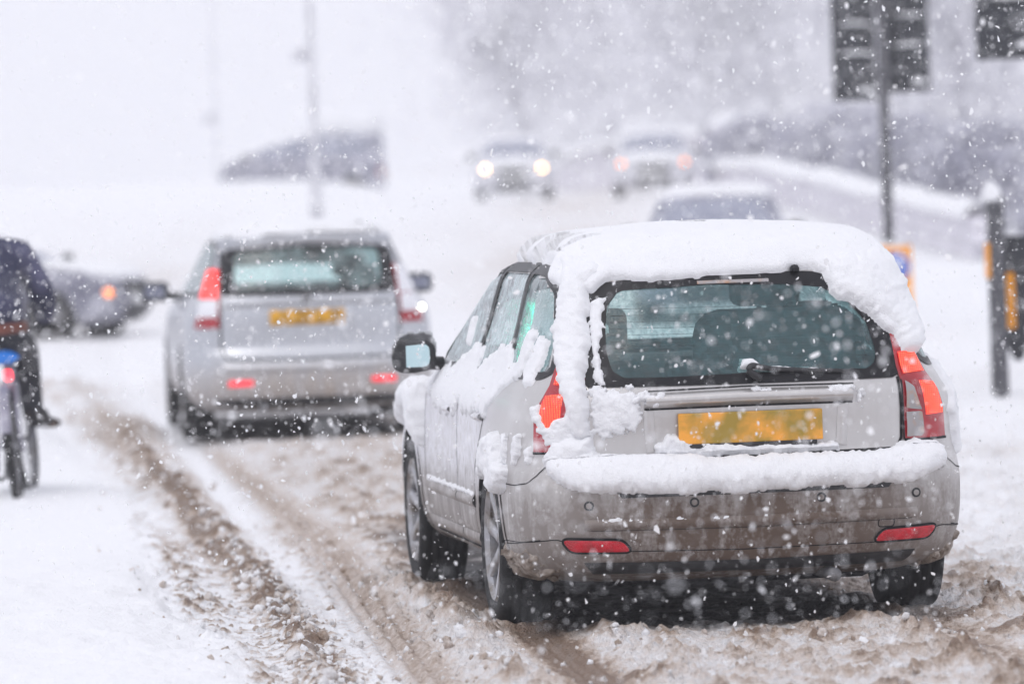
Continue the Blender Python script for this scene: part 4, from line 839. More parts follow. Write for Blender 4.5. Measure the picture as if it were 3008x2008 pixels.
# ------------------------------------------------------------------ cars farther off
G_ROWS = [(.18, .70, -.70, 3.15), (.23, .80, -.80, 3.35), (.32, .86, -.86, 3.45), (.45, .88, -.88, 3.5), (.6, .885, -.88, 3.48), (.75, .88, -.86, 3.4), (.85, .86, -.85, 3.2), (.91, .83, -.83, 2.75), (.95, .80, -.81, 2.4), (1.0, .78, -.78, 2.25), (1.15, .72, -.66, 1.85), (1.3, .67, -.48, 1.45), (1.38, .62, -.33, 1.18), (1.42, .54, -.15, .95), (1.44, .35, .05, .6), (1.447, .06, .15, .35)]
def far_car(label, loc, rz, mat, lamp='head_lamp', lamp_r=.075, scale=1.0, tall=0., snow_top=.06, bonnet=True, ind=False, lamps=True, rows=None, lamp_x=.62, lamp_z=.70, snow_on=('roof', 'bonnet')):
    r = thing('snowy_car', label, 'car', loc, rz); r.scale = (scale,)*3
    rw = rows or G_ROWS; sh = Shell(rw, .6, .75, 4, 2.8); mp = Maps(sh); zt = rw[-1][0]
    belt = [q for q in rw if q[1] < .81 and q[0] > .6][0][0]; top = zt-.07
    arches = [hole_arch(0, .315, .35), hole_arch(2.64, .315, .35)]
    body_shell(sh, r, mat, arches, 22, 46, 18, 5, lining=False)
    arch(mp, 0, .315, .345, r, mat); arch(mp, 2.64, .315, .345, r, mat)
    wf = lambda z: float(sh.wyy(z)[0])
    ws = rounded([(-wf(belt)*.88, belt+.03), (wf(belt)*.88, belt+.03), (wf(top)*.86, top-.03), (-wf(top)*.86, top-.03)], .06)
    fill('windscreen', ws, mp.front, .006, 'farglass', r, 40, 5); fill('rear_window', ws, mp.rear, .006, 'farglass', r, 40, 5)
    yf = lambda z: float(sh.wyy(z)[2]); yr = lambda z: float(sh.wyy(z)[1])
    for fn, sg in ((mp.left, -1), (mp.right, 1)):
        z0, z1 = belt+.03, top-.02; f0, f1, b0, b1 = yf(z0)-.12, yf(z1)-.10, yr(z0)+.30, yr(z1)+.26; m0, m1 = f0*.48+b0*.52, f1*.5+b1*.5
        fill('front_door_window', rounded([(f0, z0), (f1, z1), (m1+.04, z1), (m0+.04, z0)], .03), fn, .005, 'farglass', r, 32, 4); fill('rear_door_window', rounded([(m0-.04, z0), (m1-.04, z1), (b1, z1), (b0, z0)], .03), fn, .005, 'farglass', r, 32, 4)
        for yy in (m0, f0+.1): seam('door_shut_line', [(yy, belt-.02), (yy, .3)], .012, fn, .003, 'dark_void', r)
        loft('rub_strip', [(.42, .48), (2.2, .48)], [(.42, .43), (2.2, .43)], fn, .003, 'black_plastic', r, 10, 5, .014)
        o = box('door_mirror', (.20, .10, .14), (sg*(wf(belt)+.14), yf(belt)-.30, belt+.06), 'black_plastic', r, .045, 3)
        if lamps:
            c = [(sg*(lamp_x)+lamp_r*1.3*math.cos(t), lamp_z+lamp_r*math.sin(t)) for t in np.linspace(0, 6.28, 20, endpoint=False)]
            h = fill('headlight', [(sg*lamp_x+(lamp_r*1.9)*math.cos(t), lamp_z+(lamp_r*1.25)*math.sin(t)) for t in np.linspace(0, 6.28, 24, endpoint=False)], mp.front, .006, 'farglass', r, 24, 4, .02)
            fill('bulb', [(sg*lamp_x+lamp_r*math.cos(t), lamp_z+lamp_r*math.sin(t)) for t in np.linspace(0, 6.28, 20, endpoint=False)], mp.front, .032, lamp, h, 20, 3, .02)
        fill('tail_light', rounded([(sg*.60, .62), (sg*.78, .62), (sg*.78, .86), (sg*.66, .86)], .03), mp.rear, .008, 'lens_dark_red', r, 24, 4, .01)
    fill('grille', rounded([(-.36, .56), (.36, .56), (.40, .72), (-.40, .72)], .03), mp.front, .006, 'black_plastic', r, 32, 3)
    fill('lower_intake', rounded([(-.68, .24), (.68, .24), (.72, .44), (-.72, .44)], .05), mp.front, .006, 'black_plastic', r, 32, 3)
    plate(r, mp, -.26, .26, .45, .56, 'sign_white', front=True); plate(r, mp, -.26, .26, .60, .71, 'orange_plate')
    for s in (-1, 1):
        for yy in (0, 2.64): wheel(r, s*.765, yy, .315, .2, 5, detail=False)
    if 'roof' in snow_on: roof_snow(sh, r, lambda x, y: zt-.075+.09*sstep(yf(top)-.30, yf(top)+.05, y)+.02*fbm2(x*4, y*4, int(loc[1]), 2), snow_top*.6, snow_top, zt-.14, zt-.07, zt-.02, int(loc[1]), edge=.06, cols=(24, 34, 14), rows=26, amp=.8)
    if 'bonnet' in snow_on:
        snow_patch('bonnet_snow', [(-.70, belt-.04), (-.62, .80), (-.35, .765), (.35, .765), (.62, .80), (.70, belt-.04), (.3, belt+.03), (-.3, belt+.03)], mp.front, r, .05, .04, .02, .4, .02, int(loc[1])+3, freq=10)
    return r
far_car('white car coming uphill with two bright round headlights', (.17, 127+3.4, gz(.17, 128)), R_(180), 'white_far', 'head_lamp', .052, 1.0)
far_car('pale car with dim orange front lamps, right of the bright headlights', (3.32, 124+3.4, gz(3.3, 125)), R_(178), 'white_far', 'indicator', .055, 1.02, lamp_z=.72, lamp_x=.66)
far_car('dark car showing only its snowy roof and windscreen above the near roof', (2.50, 65+2.6, gz(2.5, 66)-.02), R_(176), 'dark_far', lamps=False, scale=1.02, snow_top=.09)
far_car('grey car facing right behind the cyclist with an orange front lamp lit', (-7.35, 67.2, gz(-6.3, 66)-.02), R_(-110), 'mauve_far', 'indicator', .05, .93, lamp_z=.58, lamp_x=.66, snow_on=('bonnet',))
T_ROWS = [(.2, .72, -.6, 3.2), (.3, .84, -.72, 3.3), (.5, .88, -.78, 3.33), (.8, .885, -.78, 3.3), (.98, .87, -.77, 3.25), (1.06, .83, -.76, 3.1), (1.14, .80, -.75, 2.9), (1.3, .76, -.74, 2.55), (1.48, .72, -.73, 2.05), (1.6, .68, -.72, 1.5), (1.70, .62, -.68, 1.05), (1.76, .45, -.5, .85), (1.77, .08, -.1, .4)]
tv = far_car('dark van half hidden behind the snowbank, thick slab of snow on its roof', (-3.75, 140.5, gz(-4, 140)-.02), R_(88), 'dark_far', lamps=False, rows=T_ROWS, scale=1.0, snow_top=.46, snow_on=('roof', 'bonnet'))
snow_patch('windscreen_snow', [(-.72, 1.10), (.72, 1.10), (.66, 1.62), (-.66, 1.62)], Maps(Shell(T_ROWS, .6, .75, 4, 2.8)).front, tv, .10, .06, .03, .4, .02, 160, freq=8)

# ------------------------------------------------------------------ cyclist and bicycle
def skin_mesh(name, verts, edges, radii, mat, parent, root=0, sub=2):
    me = bpy.data.meshes.new(name); me.from_pydata(verts, edges, []); me.update()
    o = bpy.data.objects.new(name, me); C.objects.link(o); o.parent = parent
    md = o.modifiers.new('skin', 'SKIN'); md.use_smooth_shade = True
    sv = me.skin_vertices[0].data
    for i, q in enumerate(radii): sv[i].radius = q if isinstance(q, tuple) else (q, q); sv[i].use_root = (i == root)
    ss = o.modifiers.new('sub', 'SUBSURF'); ss.levels = sub; ss.render_levels = sub
    me.materials.append(M[mat]); return o
def bicycle():
    zb = gz(-2.84, 32.5)-.045
    b = thing('bicycle', 'bicycle with blue saddle cover and small red rear light at the left edge', 'bicycle', (-2.85, 32.52, zb), R_(1), rx=0, ry=R_(-5))
    R0 = .335
    def bw(y, nm='wheel', steer=0):
        w = bpy.data.objects.new(nm, None); C.objects.link(w); w.parent = b; w.location = (0, y, R0); w.rotation_euler = (0, 0, steer)
        th = np.linspace(0, 2*np.pi, 18, endpoint=False)
        lathe('tyre', [(R0-.024+.024*math.cos(t), .024*math.sin(t)) for t in th], 'rubber', w, 'x', n=48, closed=True)
        lathe('rim', [(R0-.044, -.011), (R0-.052, 0), (R0-.044, .011), (R0-.04, 0)], 'rim', w, 'x', n=48, closed=True)
        parts = []
        for k in range(28):
            a = 2*math.pi*k/28; s = 1 if k % 2 else -1; parts.append(tube_vf([(s*.03, .02*math.cos(a+1.2*s), .02*math.sin(a+1.2*s)), (0, (R0-.046)*math.cos(a), (R0-.046)*math.sin(a))], .0016, 4))
        V, F = join(parts); o = mk('spokes', V, F, 'steel', w); o['kind'] = 'stuff'
        lathe('hub', [(0, -.05), (.02, -.05), (.018, 0), (.02, .05), (0, .05)], 'steel', w, 'x', n=14)
    bw(0); bw(1.02, 'wheel', R_(-6))
    BB, ST, HT, HB = (0, .44, .285), (0, .27, .74), (0, .86, .84), (0, .90, .68)
    V, F = join([tube_vf([BB, ST], .017), tube_vf([ST, HT], .016), tube_vf([BB, HB], .019), tube_vf([HT, HB], .02)]+[tube_vf([(s*.055, 0, R0), (s*.03, .25, .70)], .009) for s in (-1, 1)]+[tube_vf([(s*.06, 0, R0), (s*.04, .40, .29)], .010) for s in (-1, 1)])
    mk('frame', V, F, 'bike_paint', b)
    V, F = join([tube_vf([HB, (s*.05, .93, .60), (s*.055, 1.02, R0)], .013) for s in (-1, 1)]); mk('fork', V, F, 'bike_paint', b)
    tube('seat_post', [ST, (0, .235, .83)], .014, 'steel', b)
    sp = np.array([(0, .02, .835), (0, .10, .853), (0, .22, .852), (0, .36, .842), (0, .42, .83)]); V = []
    for (x, y, z), w in zip(sp, (.075, .10, .075, .035, .02)):
        for t in np.linspace(0, 2*np.pi, 14, endpoint=False): V.append((w*math.cos(t), y, z+.03*math.sin(t)-.02*abs(math.cos(t))**2))
    F = [(i*14+j, i*14+(j+1) % 14, i*14+14+(j+1) % 14, i*14+14+j) for i in range(4) for j in range(14)]+[tuple(range(13, -1, -1)), tuple(range(56, 70))]
    mk('saddle', V, F, 'saddle_blue', b)
    tube('handlebar', smooth_path([(-.28, .78, .97), (-.2, .84, .98), (0, .87, .97), (.2, .84, .98), (.28, .78, .97)], 20), .013, 'black_plastic', b); tube('stem', [HT, (0, .87, .97)], .015, 'steel', b)
    for s in (-1, 1): tube('grip', [(s*.21, .835, .98), (s*.285, .775, .97)], .018, 'rubber', b)
    box('rear_light', (.045, .03, .06), (0.015, .19, .735), 'tail_small', b, .012)
    th = np.linspace(.25, 2.6, 26); mg = [np.stack([np.full(26, x), -(R0+.022-.012*abs(x)/.03)*np.cos(th), R0+(R0+.022-.012*abs(x)/.03)*np.sin(th)], -1) for x in (-.03, 0, .03)]
    mk('mudguard', np.stack(mg, 1).reshape(-1, 3), gridF(26, 3), 'bike_paint', b)
    lathe('chainring', [(.02, .06), (.09, .062), (.09, .067), (.02, .067)], 'steel', b, 'x', (0, .44, .285), 28, True)
    for s, (dy, dz) in ((1, (.08, .145)), (-1, (-.08, -.145))):
        tube('crank', [(s*.07, .44, .285), (s*.085, .44+dy, .285+dz)], .011, 'steel', b); box('pedal', (.10, .08, .022), (s*.14, .44+dy, .285+dz), 'black_plastic', b, .006)
    # rider, seated, leaning a little forward
    p = thing('person', 'cyclist in dark padded jacket and black trousers riding away, cut by left edge', 'person', (b.location[0]-.03, b.location[1], b.location[2]), R_(1), ry=R_(-5))
    hipR, hipL = (.10, .20, .93), (-.10, .20, .93)
    V = [(0, .17, .93), (0, .22, 1.08), (0, .33, 1.26), (0, .42, 1.43), (0, .47, 1.52), hipR, (.135, .58, .86), (.14, .49, .50), (.14, .50, .47), (.145, .62, .44), hipL, (-.135, .62, .72), (-.14, .40, .26), (-.14, .39, .20), (-.145, .51, .16), (.18, .41, 1.41), (.26, .53, 1.16), (.25, .74, 1.01), (-.18, .41, 1.41), (-.26, .53, 1.16), (-.25, .74, 1.01)]
    Ed = [(0, 1), (1, 2), (2, 3), (3, 4), (0, 5), (5, 6), (6, 7), (7, 8), (8, 9), (0, 10), (10, 11), (11, 12), (12, 13), (13, 14), (3, 15), (15, 16), (16, 17), (3, 18), (18, 19), (19, 20)]
    Ra = [(.15, .12), (.15, .11), (.16, .11), (.13, .10), .055, .105, .085, .064, .058, .04, .105, .085, .064, .058, .04, .06, .05, .036, .06, .05, .036]
    skin_mesh('body', V, Ed, Ra, 'trousers', p)
    VJ = [(0, .14, .96), (0, .19, 1.09), (0, .31, 1.26), (0, .40, 1.42), (0, .45, 1.49), (.19, .40, 1.41), (.285, .48, 1.15), (.255, .72, 1.015), (-.19, .40, 1.41), (-.285, .48, 1.15), (-.255, .72, 1.015)]
    skin_mesh('jacket', VJ, [(0, 1), (1, 2), (2, 3), (3, 4), (3, 5), (5, 6), (6, 7), (3, 8), (8, 9), (9, 10)], [(.185, .15), (.185, .145), (.20, .145), (.165, .13), .085, .095, .085, .055, .095, .085, .055], 'jacket', p)
    lathe('belt', [(.185, -.03), (.192, -.02), (.192, .02), (.185, .03)], 'belt', p, 'z', (0, .175, 1.0), 24)
    h = skin_mesh('head', [(-.02, .47, 1.50), (-.07, .51, 1.60), (-.09, .53, 1.68)], [(0, 1), (1, 2)], [.055, .085, .08], 'skin', p)
    bm = bmesh.new(); bmesh.ops.create_icosphere(bm, subdivisions=3, radius=1)
    for v in bm.verts: v.co = Vector((-.085+v.co.x*.10, .505+v.co.y*.118, 1.64+v.co.z*.125)) if v.co.y < .55 or v.co.z > .2 else Vector((-.085+v.co.x*.07, .52+v.co.y*.07, 1.64+v.co.z*.10))
    me = bpy.data.meshes.new('woolly_hat'); bm.to_mesh(me); bm.free(); me.materials.append(M['hair']); o = bpy.data.objects.new('woolly_hat', me); C.objects.link(o); o.parent = p
    lathe('nose', [(.018, 0), (.012, .02), (0, .03)], 'skin', h, 'y', (-.085, .61, 1.62), 8)
    for s in (-1, 1):
        for k, (dx, l) in enumerate(((-.03, .06), (-.01, .07), (.01, .068), (.03, .055))):
            skin_mesh('glove_finger', [(s*.25+dx*.9, .765, 1.005), (s*.25+dx, .765+l*.6, 1.01), (s*.25+dx, .765+l*.75, .975), (s*.25+dx, .765+l*.35, .955)], [(0, 1), (1, 2), (2, 3)], [.011, .010, .0095, .009], 'trousers', p, 0, 1)
        skin_mesh('glove', [(s*.25, .71, 1.015), (s*.25, .75, 1.01), (s*.25, .785, 1.0), (s*.205, .775, .985), (s*.19, .80, .965)], [(0, 1), (1, 2), (1, 3), (3, 4)], [(.034, .022), (.04, .02), (.036, .016), .014, .011], 'trousers', p, 0, 1)
    for sx, sy, sz in ((.15, .53, .445), (-.15, .42, .165)):
        t_ = .45 if sx > 0 else -.1     # toe turned out
        skin_mesh('shoe', [(sx, sy-.09, sz+.0), (sx+.03*t_, sy-.03, sz+.005), (sx+.13*t_, sy+.06, sz-.02), (sx+.26*t_, sy+.14, sz-.035), (sx, sy-.06, sz+.09)], [(0, 1), (1, 2), (2, 3), (1, 4)], [(.042, .04), (.052, .045), (.052, .036), (.038, .026), .062], 'shoe', p, 1, 2)
bicycle()

# ------------------------------------------------------------------ signals, signs and posts
def signal_head(parent, x, z, y=0, face=1, lit=None, rot=0, w=.50, h=1.28):
    """backing board with a three-lens box; face=1 turns the lenses away from the camera"""
    g = bpy.data.objects.new('signal_head', None); C.objects.link(g); g.parent = parent; g.location = (x, y, z); g.rotation_euler = (0, 0, rot)
    f = face
    box('backing_board', (w, .02, h), (0, 0, h/2), 'signal_black', g, .008)
    box('housing', (.32, .20, .98), (0, f*.11, h/2), 'signal_black', g, .03)
    for k in range(3):
        zc = h/2+.31*(1-k)
        lathe('lens', [(0, 0), (.09, .005), (.1, 0)], lit if (lit and k == 2) else 'blackgloss', g, 'y', (0, f*.215, zc), 24)
        th = np.linspace(-.35, math.pi+.35, 20); V = np.array([[(.115*math.cos(t), f*(.21+d*(1 if d == 0 else max(.25, math.sin(min(max(t, .3), 2.84))))), zc+.115*math.sin(t)) for d in (0, .2)] for t in th])
        mk('visor', V.reshape(-1, 3), gridF(20, 2), 'signal_black', g)
        box('back_rib', (.30, .03, .02), (0, -f*.022, zc+.15), 'signal_black', g, .006)
        blob('ledge_snow', (.17, .045, .028), (0.01*k, -f*.04, zc+.165), g, 70+k)
    blob('top_snow', (w*.5, .10, .05), (0, .05*f, h+.02), g, 75)
    blob('ledge_snow', (.09, .03, .045), (.12, -f*.02, .10), g, 76)
    return g
def blob(name, rad, loc, parent=None, seed=0, sub=3, amp=.35, mat='snow', flat=True):
    bm = bmesh.new(); bmesh.ops.create_icosphere(bm, subdivisions=sub, radius=1)
    co = np.array([v.co[:] for v in bm.verts]); F = [tuple(v.index for v in f.verts) for f in bm.faces]; bm.free()
    d = 1+amp*fbm3(co*1.6+seed*3.1, seed, 3)
    co = co*d[:, None]
    if flat: co[:, 2] = np.where(co[:, 2] < 0, co[:, 2]*.35, co[:, 2])
    return mk(name, co*np.array(rad)+np.array(loc), F, mat, parent)
def pole(parent, h, r=.057, mat='pole_grey', z0=-.1, x=0, y=0):
    lathe('pole', [(r, z0), (r, h*.5), (r*.97, h), (0, h+.01)], mat, parent, 'z', (x, y, 0), 20)
s1 = thing('traffic_signal', 'grey pole with two dark signal heads side by side, snow on their ledges', 'traffic signal', (4.01, 60, gz(4.01, 60)), R_(-2))
pole(s1, 3.75); signal_head(s1, -.30, 2.46, .10, 1, w=.46); signal_head(s1, .27, 2.53, .12, 1, rot=R_(-14), w=.46)
for zz in (2.75, 3.45): box('bracket', (.5, .06, .05), (0, .05, zz), 'pole_grey', s1, .01)
s2 = thing('traffic_signal', 'dark signal head cut off by the top right corner', 'traffic signal', (4.36, 45, gz(4.36, 45)), 0)
pole(s2, 3.9); signal_head(s2, -.33, 2.58, 0, 1, w=.56, h=1.25); box('bracket', (.3, .06, .05), (-.12, .04, 3.2), 'pole_grey', s2, .01)
s3 = thing('traffic_signal', 'signal with green lamp lit, mirrored in the near car rear side window', 'traffic signal', (-4.12, 36.75, gz(-4.12, 36.75)), R_(-5))
pole(s3, 3.3); signal_head(s3, 0, 1.74, -.09, -1, 'green_lamp')

k = thing('keep_left_sign', 'yellow keep left sign with blue arrow disc beside the snowy roof', 'sign', (3.98, 58.6, gz(3.98, 58.6)-.08), R_(-1))
box('post', (.09, .06, .5), (0, .03, .22), 'pole_grey', k, .02); box('backing_board', (.33, .05, .78), (0, 0, .64), 'sign_yellow', k, .04, 3)
lathe('disc', [(0, -.034), (.15, -.034), (.153, -.030), (.153, -.02)], 'sign_blue', k, 'y', (-.01, 0, .80), 36); lathe('disc_rim', [(.148, -.0365), (.158, -.0365), (.158, -.02)], 'sign_white', k, 'y', (-.01, 0, .80), 36)
ar = np.array([(-.085, -.085), (.02, -.085), (-.012, -.053), (.085, .044), (.044, .085), (-.053, -.012), (-.085, .02)])
mk('arrow', [(x-.01, -.040, z+.80) for x, z in ar], [(0, 1, 2, 5, 6), (2, 3, 4, 5)], 'sign_white', k, False)
blob('snow_cap', (.15, .05, .035), (0, 0, 1.03), k, 81)

g = thing('signal_post', 'grey post with black push button box and yellow strips at right edge', 'post', (3.655, 42.7, gz(3.655, 42.7)-.03), R_(1.2))
box('post', (.125, .12, 1.56), (0, 0, .78), 'pole_grey', g, .025, 3); blob('snow_cap', (.075, .07, .12), (-.02, -.01, 1.53), g, 82)
box('yellow_panel', (.03, .09, .26), (-.07, -.03, 1.06), 'sign_yellow', g, .004)
bx_ = box('push_button_box', (.26, .18, .27), (.13, .16, 1.08), 'signal_black', g, .02); box('box_lid', (.28, .2, .03), (.13, .16, 1.225), 'signal_black', g, .01)
bm = bmesh.new(); V = [(.0, .10, .95), (.30, .10, .95), (.30, .24, .95), (0, .24, .95), (.04, .10, .52), (.27, .10, .50), (.27, .24, .50), (.04, .24, .52), (.13, .13, .30), (.19, .13, .30), (.19, .21, .30), (.13, .21, .30)]
mk('tapered_panel', V, [(3, 2, 1, 0)]+[(a, b, b+4, a+4) for a, b in ((0, 1), (1, 2), (2, 3))]+[(3, 0, 4, 7)]+[(a, b, b+4, a+4) for a, b in ((4, 5), (5, 6), (6, 7))]+[(7, 4, 8, 11), (8, 9, 10, 11)], 'signal_black', g, False)
for xx in (.105, .285): box('yellow_strip', (.068, .03, .44 if xx < .2 else .50), (xx, .085, .76 if xx < .2 else .79), 'sign_yellow', g, .026, 4)
bm.free()

def lamp_post(label, loc, h=8.5, r=.062, arm=True):
    t = thing('lamp_post', label, 'lamp post', loc)
    lathe('pole', [(r*1.5, -.3), (r*1.5, 1.2), (r, 1.3), (r*.65, h), (0, h+.02)], 'post_hazed', t, 'z', n=20)
    tube('arm', smooth_path([(0, 0, h-.05), (.15, -.1, h+.25), (.7, -.4, h+.45), (1.2, -.7, h+.5)], 16), .04, 'pole_grey', t); box('lamp_head', (.5, .22, .12), (1.3, -.76, h+.5), 'steel', t, .05, rot=Matrix.Rotation(-.5, 4, 'Z'))
    box('cable_box', (.36, .12, .22), (-.16, 0, 3.1 if arm else 2.2), 'post_hazed', t, .03)
lamp_post('tall grey lamp post rising behind the silver car ahead', (-3.18, 95, gz(-3.18, 95)))
lamp_post('faint thin lamp post far off in the snow at the left', (-7.6, 150, gz(-7.6, 150)), 9, .035, False)

# ------------------------------------------------------------------ wall, hedge, trees
def wall(name, label, pts, h, th, cap=.16, hs=None):
    """stone wall following the ground, courses of separate stones, snow coping"""
    t = thing(name, label, 'wall', (pts[0][0], pts[0][1], 0)); o0 = np.array([pts[0][0], pts[0][1], 0])
    p = resamp(np.array(pts, float), 2+int(sum(np.hypot(*np.diff(np.array(pts), axis=0).T))/.62)); n = len(p)
    hh = np.interp(np.linspace(0, 1, n), np.linspace(0, 1, len(hs)), hs) if hs else np.full(n, h)
    zb = np.array([gz(x, y) for x, y in p]); tg = norm(np.gradient(p, axis=0)); nn = np.stack([-tg[:, 1], tg[:, 0]], -1)
    mesh = None
    rows = 3
    for i in range(n-1):
        for k in range(rows):
            a, b = p[i], p[i+1]; sh_ = .5*(k % 2)*(b-a); L = float(np.hypot(*(b-a)))*.95; hz = hh[i]/rows
            ang = math.atan2(b[1]-a[1], b[0]-a[0])
            if mesh is None:
                s = box('stone', (1, 1, 1), (0, 0, 0), 'stone', t, .05, 1); mesh = s.data
            else:
                s = bpy.data.objects.new('stone', mesh); C.objects.link(s); s.parent = t
            c = (a+b)/2+sh_; s.location = (c[0]-o0[0], c[1]-o0[1], zb[i]+hz*(k+.5)); s.scale = (L, th*random.uniform(.9, 1.05), hz*.95); s.rotation_euler = (0, 0, ang)
    V = []
    for i in range(n):
        top = zb[i]+hh[i]
        for a in np.linspace(0, math.pi, 9): 
            q = p[i]+nn[i]*(th*.75*math.cos(a)); V.append((q[0]-o0[0], q[1]-o0[1], top-.03+(cap+.05*float(fbm2(np.array([i*.4]), np.array([a]), 90, 2)[0]))*math.sin(a)))
    mk('snow_coping', V, gridF(n, 9), 'snow', t)
    return t
wall('garden_wall', 'low stone wall with snow coping running downhill on the right', [(4.75, 126), (5.3, 110), (6.05, 92), (6.7, 80)], .62, .4, .22)
wall('garden_wall', 'curved stone wall with snowy top behind the far cars', [(1.4, 156), (2.2, 153), (3.4, 151), (5.3, 150)], 1.2, .5, .28, hs=[.5, .95, 1.25, 1.4])
gp = thing('gate_pier', 'stone gate pier under a fat cap of snow above the far cars', 'gate pier', (5.85, 149.5, gz(5.85, 149.5)))
box('pier', (.75, .75, 1.5), (0, 0, .72), 'stone', gp, .06); box('cap_stone', (.9, .9, .12), (0, 0, 1.5), 'stone', gp, .04); blob('snow_cap', (.48, .46, .42), (0, 0, 1.56), gp, 95, amp=.2)

def leafy(n, rad, cen, seed, size, shell=.55, up=.2):
    r2 = np.random.default_rng(seed); d = norm(r2.normal(size=(n, 3))); rr = shell+(1-shell)*r2.random(n)**.5
    lob = 1+.45*fbm3(d*1.7+seed, seed, 3); c = d*(rr*lob)[:, None]*np.array(rad)+np.array(cen)
    a = norm(r2.normal(size=(n, 3))); b = norm(np.cross(a, r2.normal(size=(n, 3)))); s = size*r2.uniform(.5, 1.5, n)[:, None]
    V = np.stack([c-a*s, c+b*s*.5, c+a*s, c-b*s*.5], 1).reshape(-1, 3); F = np.arange(4*n).reshape(-1, 4)
    return V, F
def tree_meshes(seed, h):
    random.seed(seed); parts, tips = [], []
    def br(p, d, l, r, lv):
        q = [p]; dd = d
        for _ in range(4): dd = (dd+Vector((random.gauss(0, .13), random.gauss(0, .13), .06))).normalized(); q.append(q[-1]+dd*l/4)
        parts.append(tube_vf([tuple(v) for v in q], np.linspace(r, r*.55, 5), 5))
        if lv >= 3: tips.append((q[-1], dd)); return
        for k in range(3 if lv else 5):
            t = random.randint(2, 4); a = random.uniform(0, 6.28); sd_ = Vector((math.cos(a), math.sin(a), random.uniform(.1, .9))).normalized()
            br(q[t], (dd*.55+sd_*.8).normalized(), l*random.uniform(.55, .78), r*.5, lv+1)
    br(Vector((0, 0, -.3)), Vector((0, 0, 1)), h*.38, h*.022, 0)
    tv, tf = join(parts)
    r2 = np.random.default_rng(seed); n = 34; V = [np.stack([c_-a_, c_+b_, c_+a_, c_-b_], 1) for c_, a_, b_ in [(lambda m_: (np.stack([r2.normal(0, h*.17, m_), r2.normal(0, h*.17, m_), h*.06+h*.9*r2.random(m_)**.8], -1), norm(r2.normal(size=(m_, 3))+np.array([0, 0, .5]))*h*.05, norm(r2.normal(size=(m_, 3)))*h*.006))(3000)]]
    for q, d in tips:
        c = np.array(q)+r2.normal(0, h*.045, (n, 3)); a = norm(np.array(d)*.6+r2.normal(size=(n, 3))*.6)*h*.045*r2.uniform(.5, 1.4, (n, 1)); b = norm(np.cross(a, r2.normal(size=(n, 3))))*h*.005
        V.append(np.stack([c-a, c+b, c+a, c-b], 1))
    V = np.concatenate(V).reshape(-1, 3)
    return (tv, tf), (V, np.arange(len(V)).reshape(-1, 4))
TREES = [(0.8, 205, 11, 0), (4.2, 232, 15, 1), (7.5, 196, 12, 2), (10.5, 222, 15, 0), (13.2, 190, 12, 1), (16.5, 212, 15, 2), (19.5, 188, 13, 0), (23, 205, 15, 1), (6.0, 262, 17, 2), (13, 258, 17, 0), (20, 250, 17, 1), (27, 235, 16, 2), (10.4, 128, 9, 1), (14.2, 120, 10, 2)]
TL = ['slim bare tree at the left end of the snowy wood', 'tall bare tree above the bright headlights', 'bare tree behind the gate pier', 'tall bare tree rising behind the gate pier', 'bare tree left of the paired signal heads', 'tall bare tree behind the paired signal heads', 'bare tree right of the paired signal heads', 'tall bare tree at the right end of the wood', 'pale tree at the back of the wood above the far cars', 'pale tree at the back of the wood beside the signal heads', 'pale tree at the back of the wood near the corner signal', 'pale tree at the far right of the wood', 'nearer tree standing behind the signal pole', 'nearer tree behind the post with yellow strips']
base = {}
for i, (x, y, h, v) in enumerate(TREES):
    t = thing('bare_tree', TL[i], 'tree', (x, y, gz(x, y)), rng.uniform(0, 6.28), 'trees of the snowy wood'); t.scale = (h/10,)*3
    if v not in base:
        (tv, tf), (cv, cf) = tree_meshes(100+v, 10.); a = mk('trunk', tv, tf, 'bark', t); b = mk('crown', cv, cf, 'twig', t, False); base[v] = (a.data, b.data)
    else:
        for nm, me in zip(('trunk', 'crown'), base[v]):
            o = bpy.data.objects.new(nm, me); C.objects.link(o); o.parent = t
BU = [(5.7, 131, 1.3, 1.5), (7.0, 122, 1.4, 1.6), (7.6, 108, 1.2, 1.3), (8.3, 98, 1.2, 1.25), (7.3, 90, .95, 1.1), (8.6, 84, 1.0, 1.2), (7.3, 74, .7, .95), (7.9, 68, .7, 1.0)]
BL = ['dark bush at the top of the low wall', 'dark rounded bush behind the upper low wall', 'snow dusted bush behind the middle of the low wall', 'bush left of the signal pole', 'dark bush just right of the signal pole', 'bush between signal pole and right edge post', 'dark low bush behind the post with yellow strips', 'dark bush cut by the right edge']
for i, (x, y, r0, h) in enumerate(BU):
    t = thing('bush', BL[i], 'bush', (x, y, gz(x, y)), 0, 'bushes behind the low wall')
    V, F = leafy(3600, (r0, r0, h*.62), (0, 0, h*.55), 200+i, .075, .35); mk('foliage', V, F, 'hedge_leaf', t, False)
    V, F = join([tube_vf([(0, 0, -.2), (random.gauss(0, .3), random.gauss(0, .3), h*.7)], (.03, .012), 5) for _ in range(6)]); mk('stems', V, F, 'bark', t)

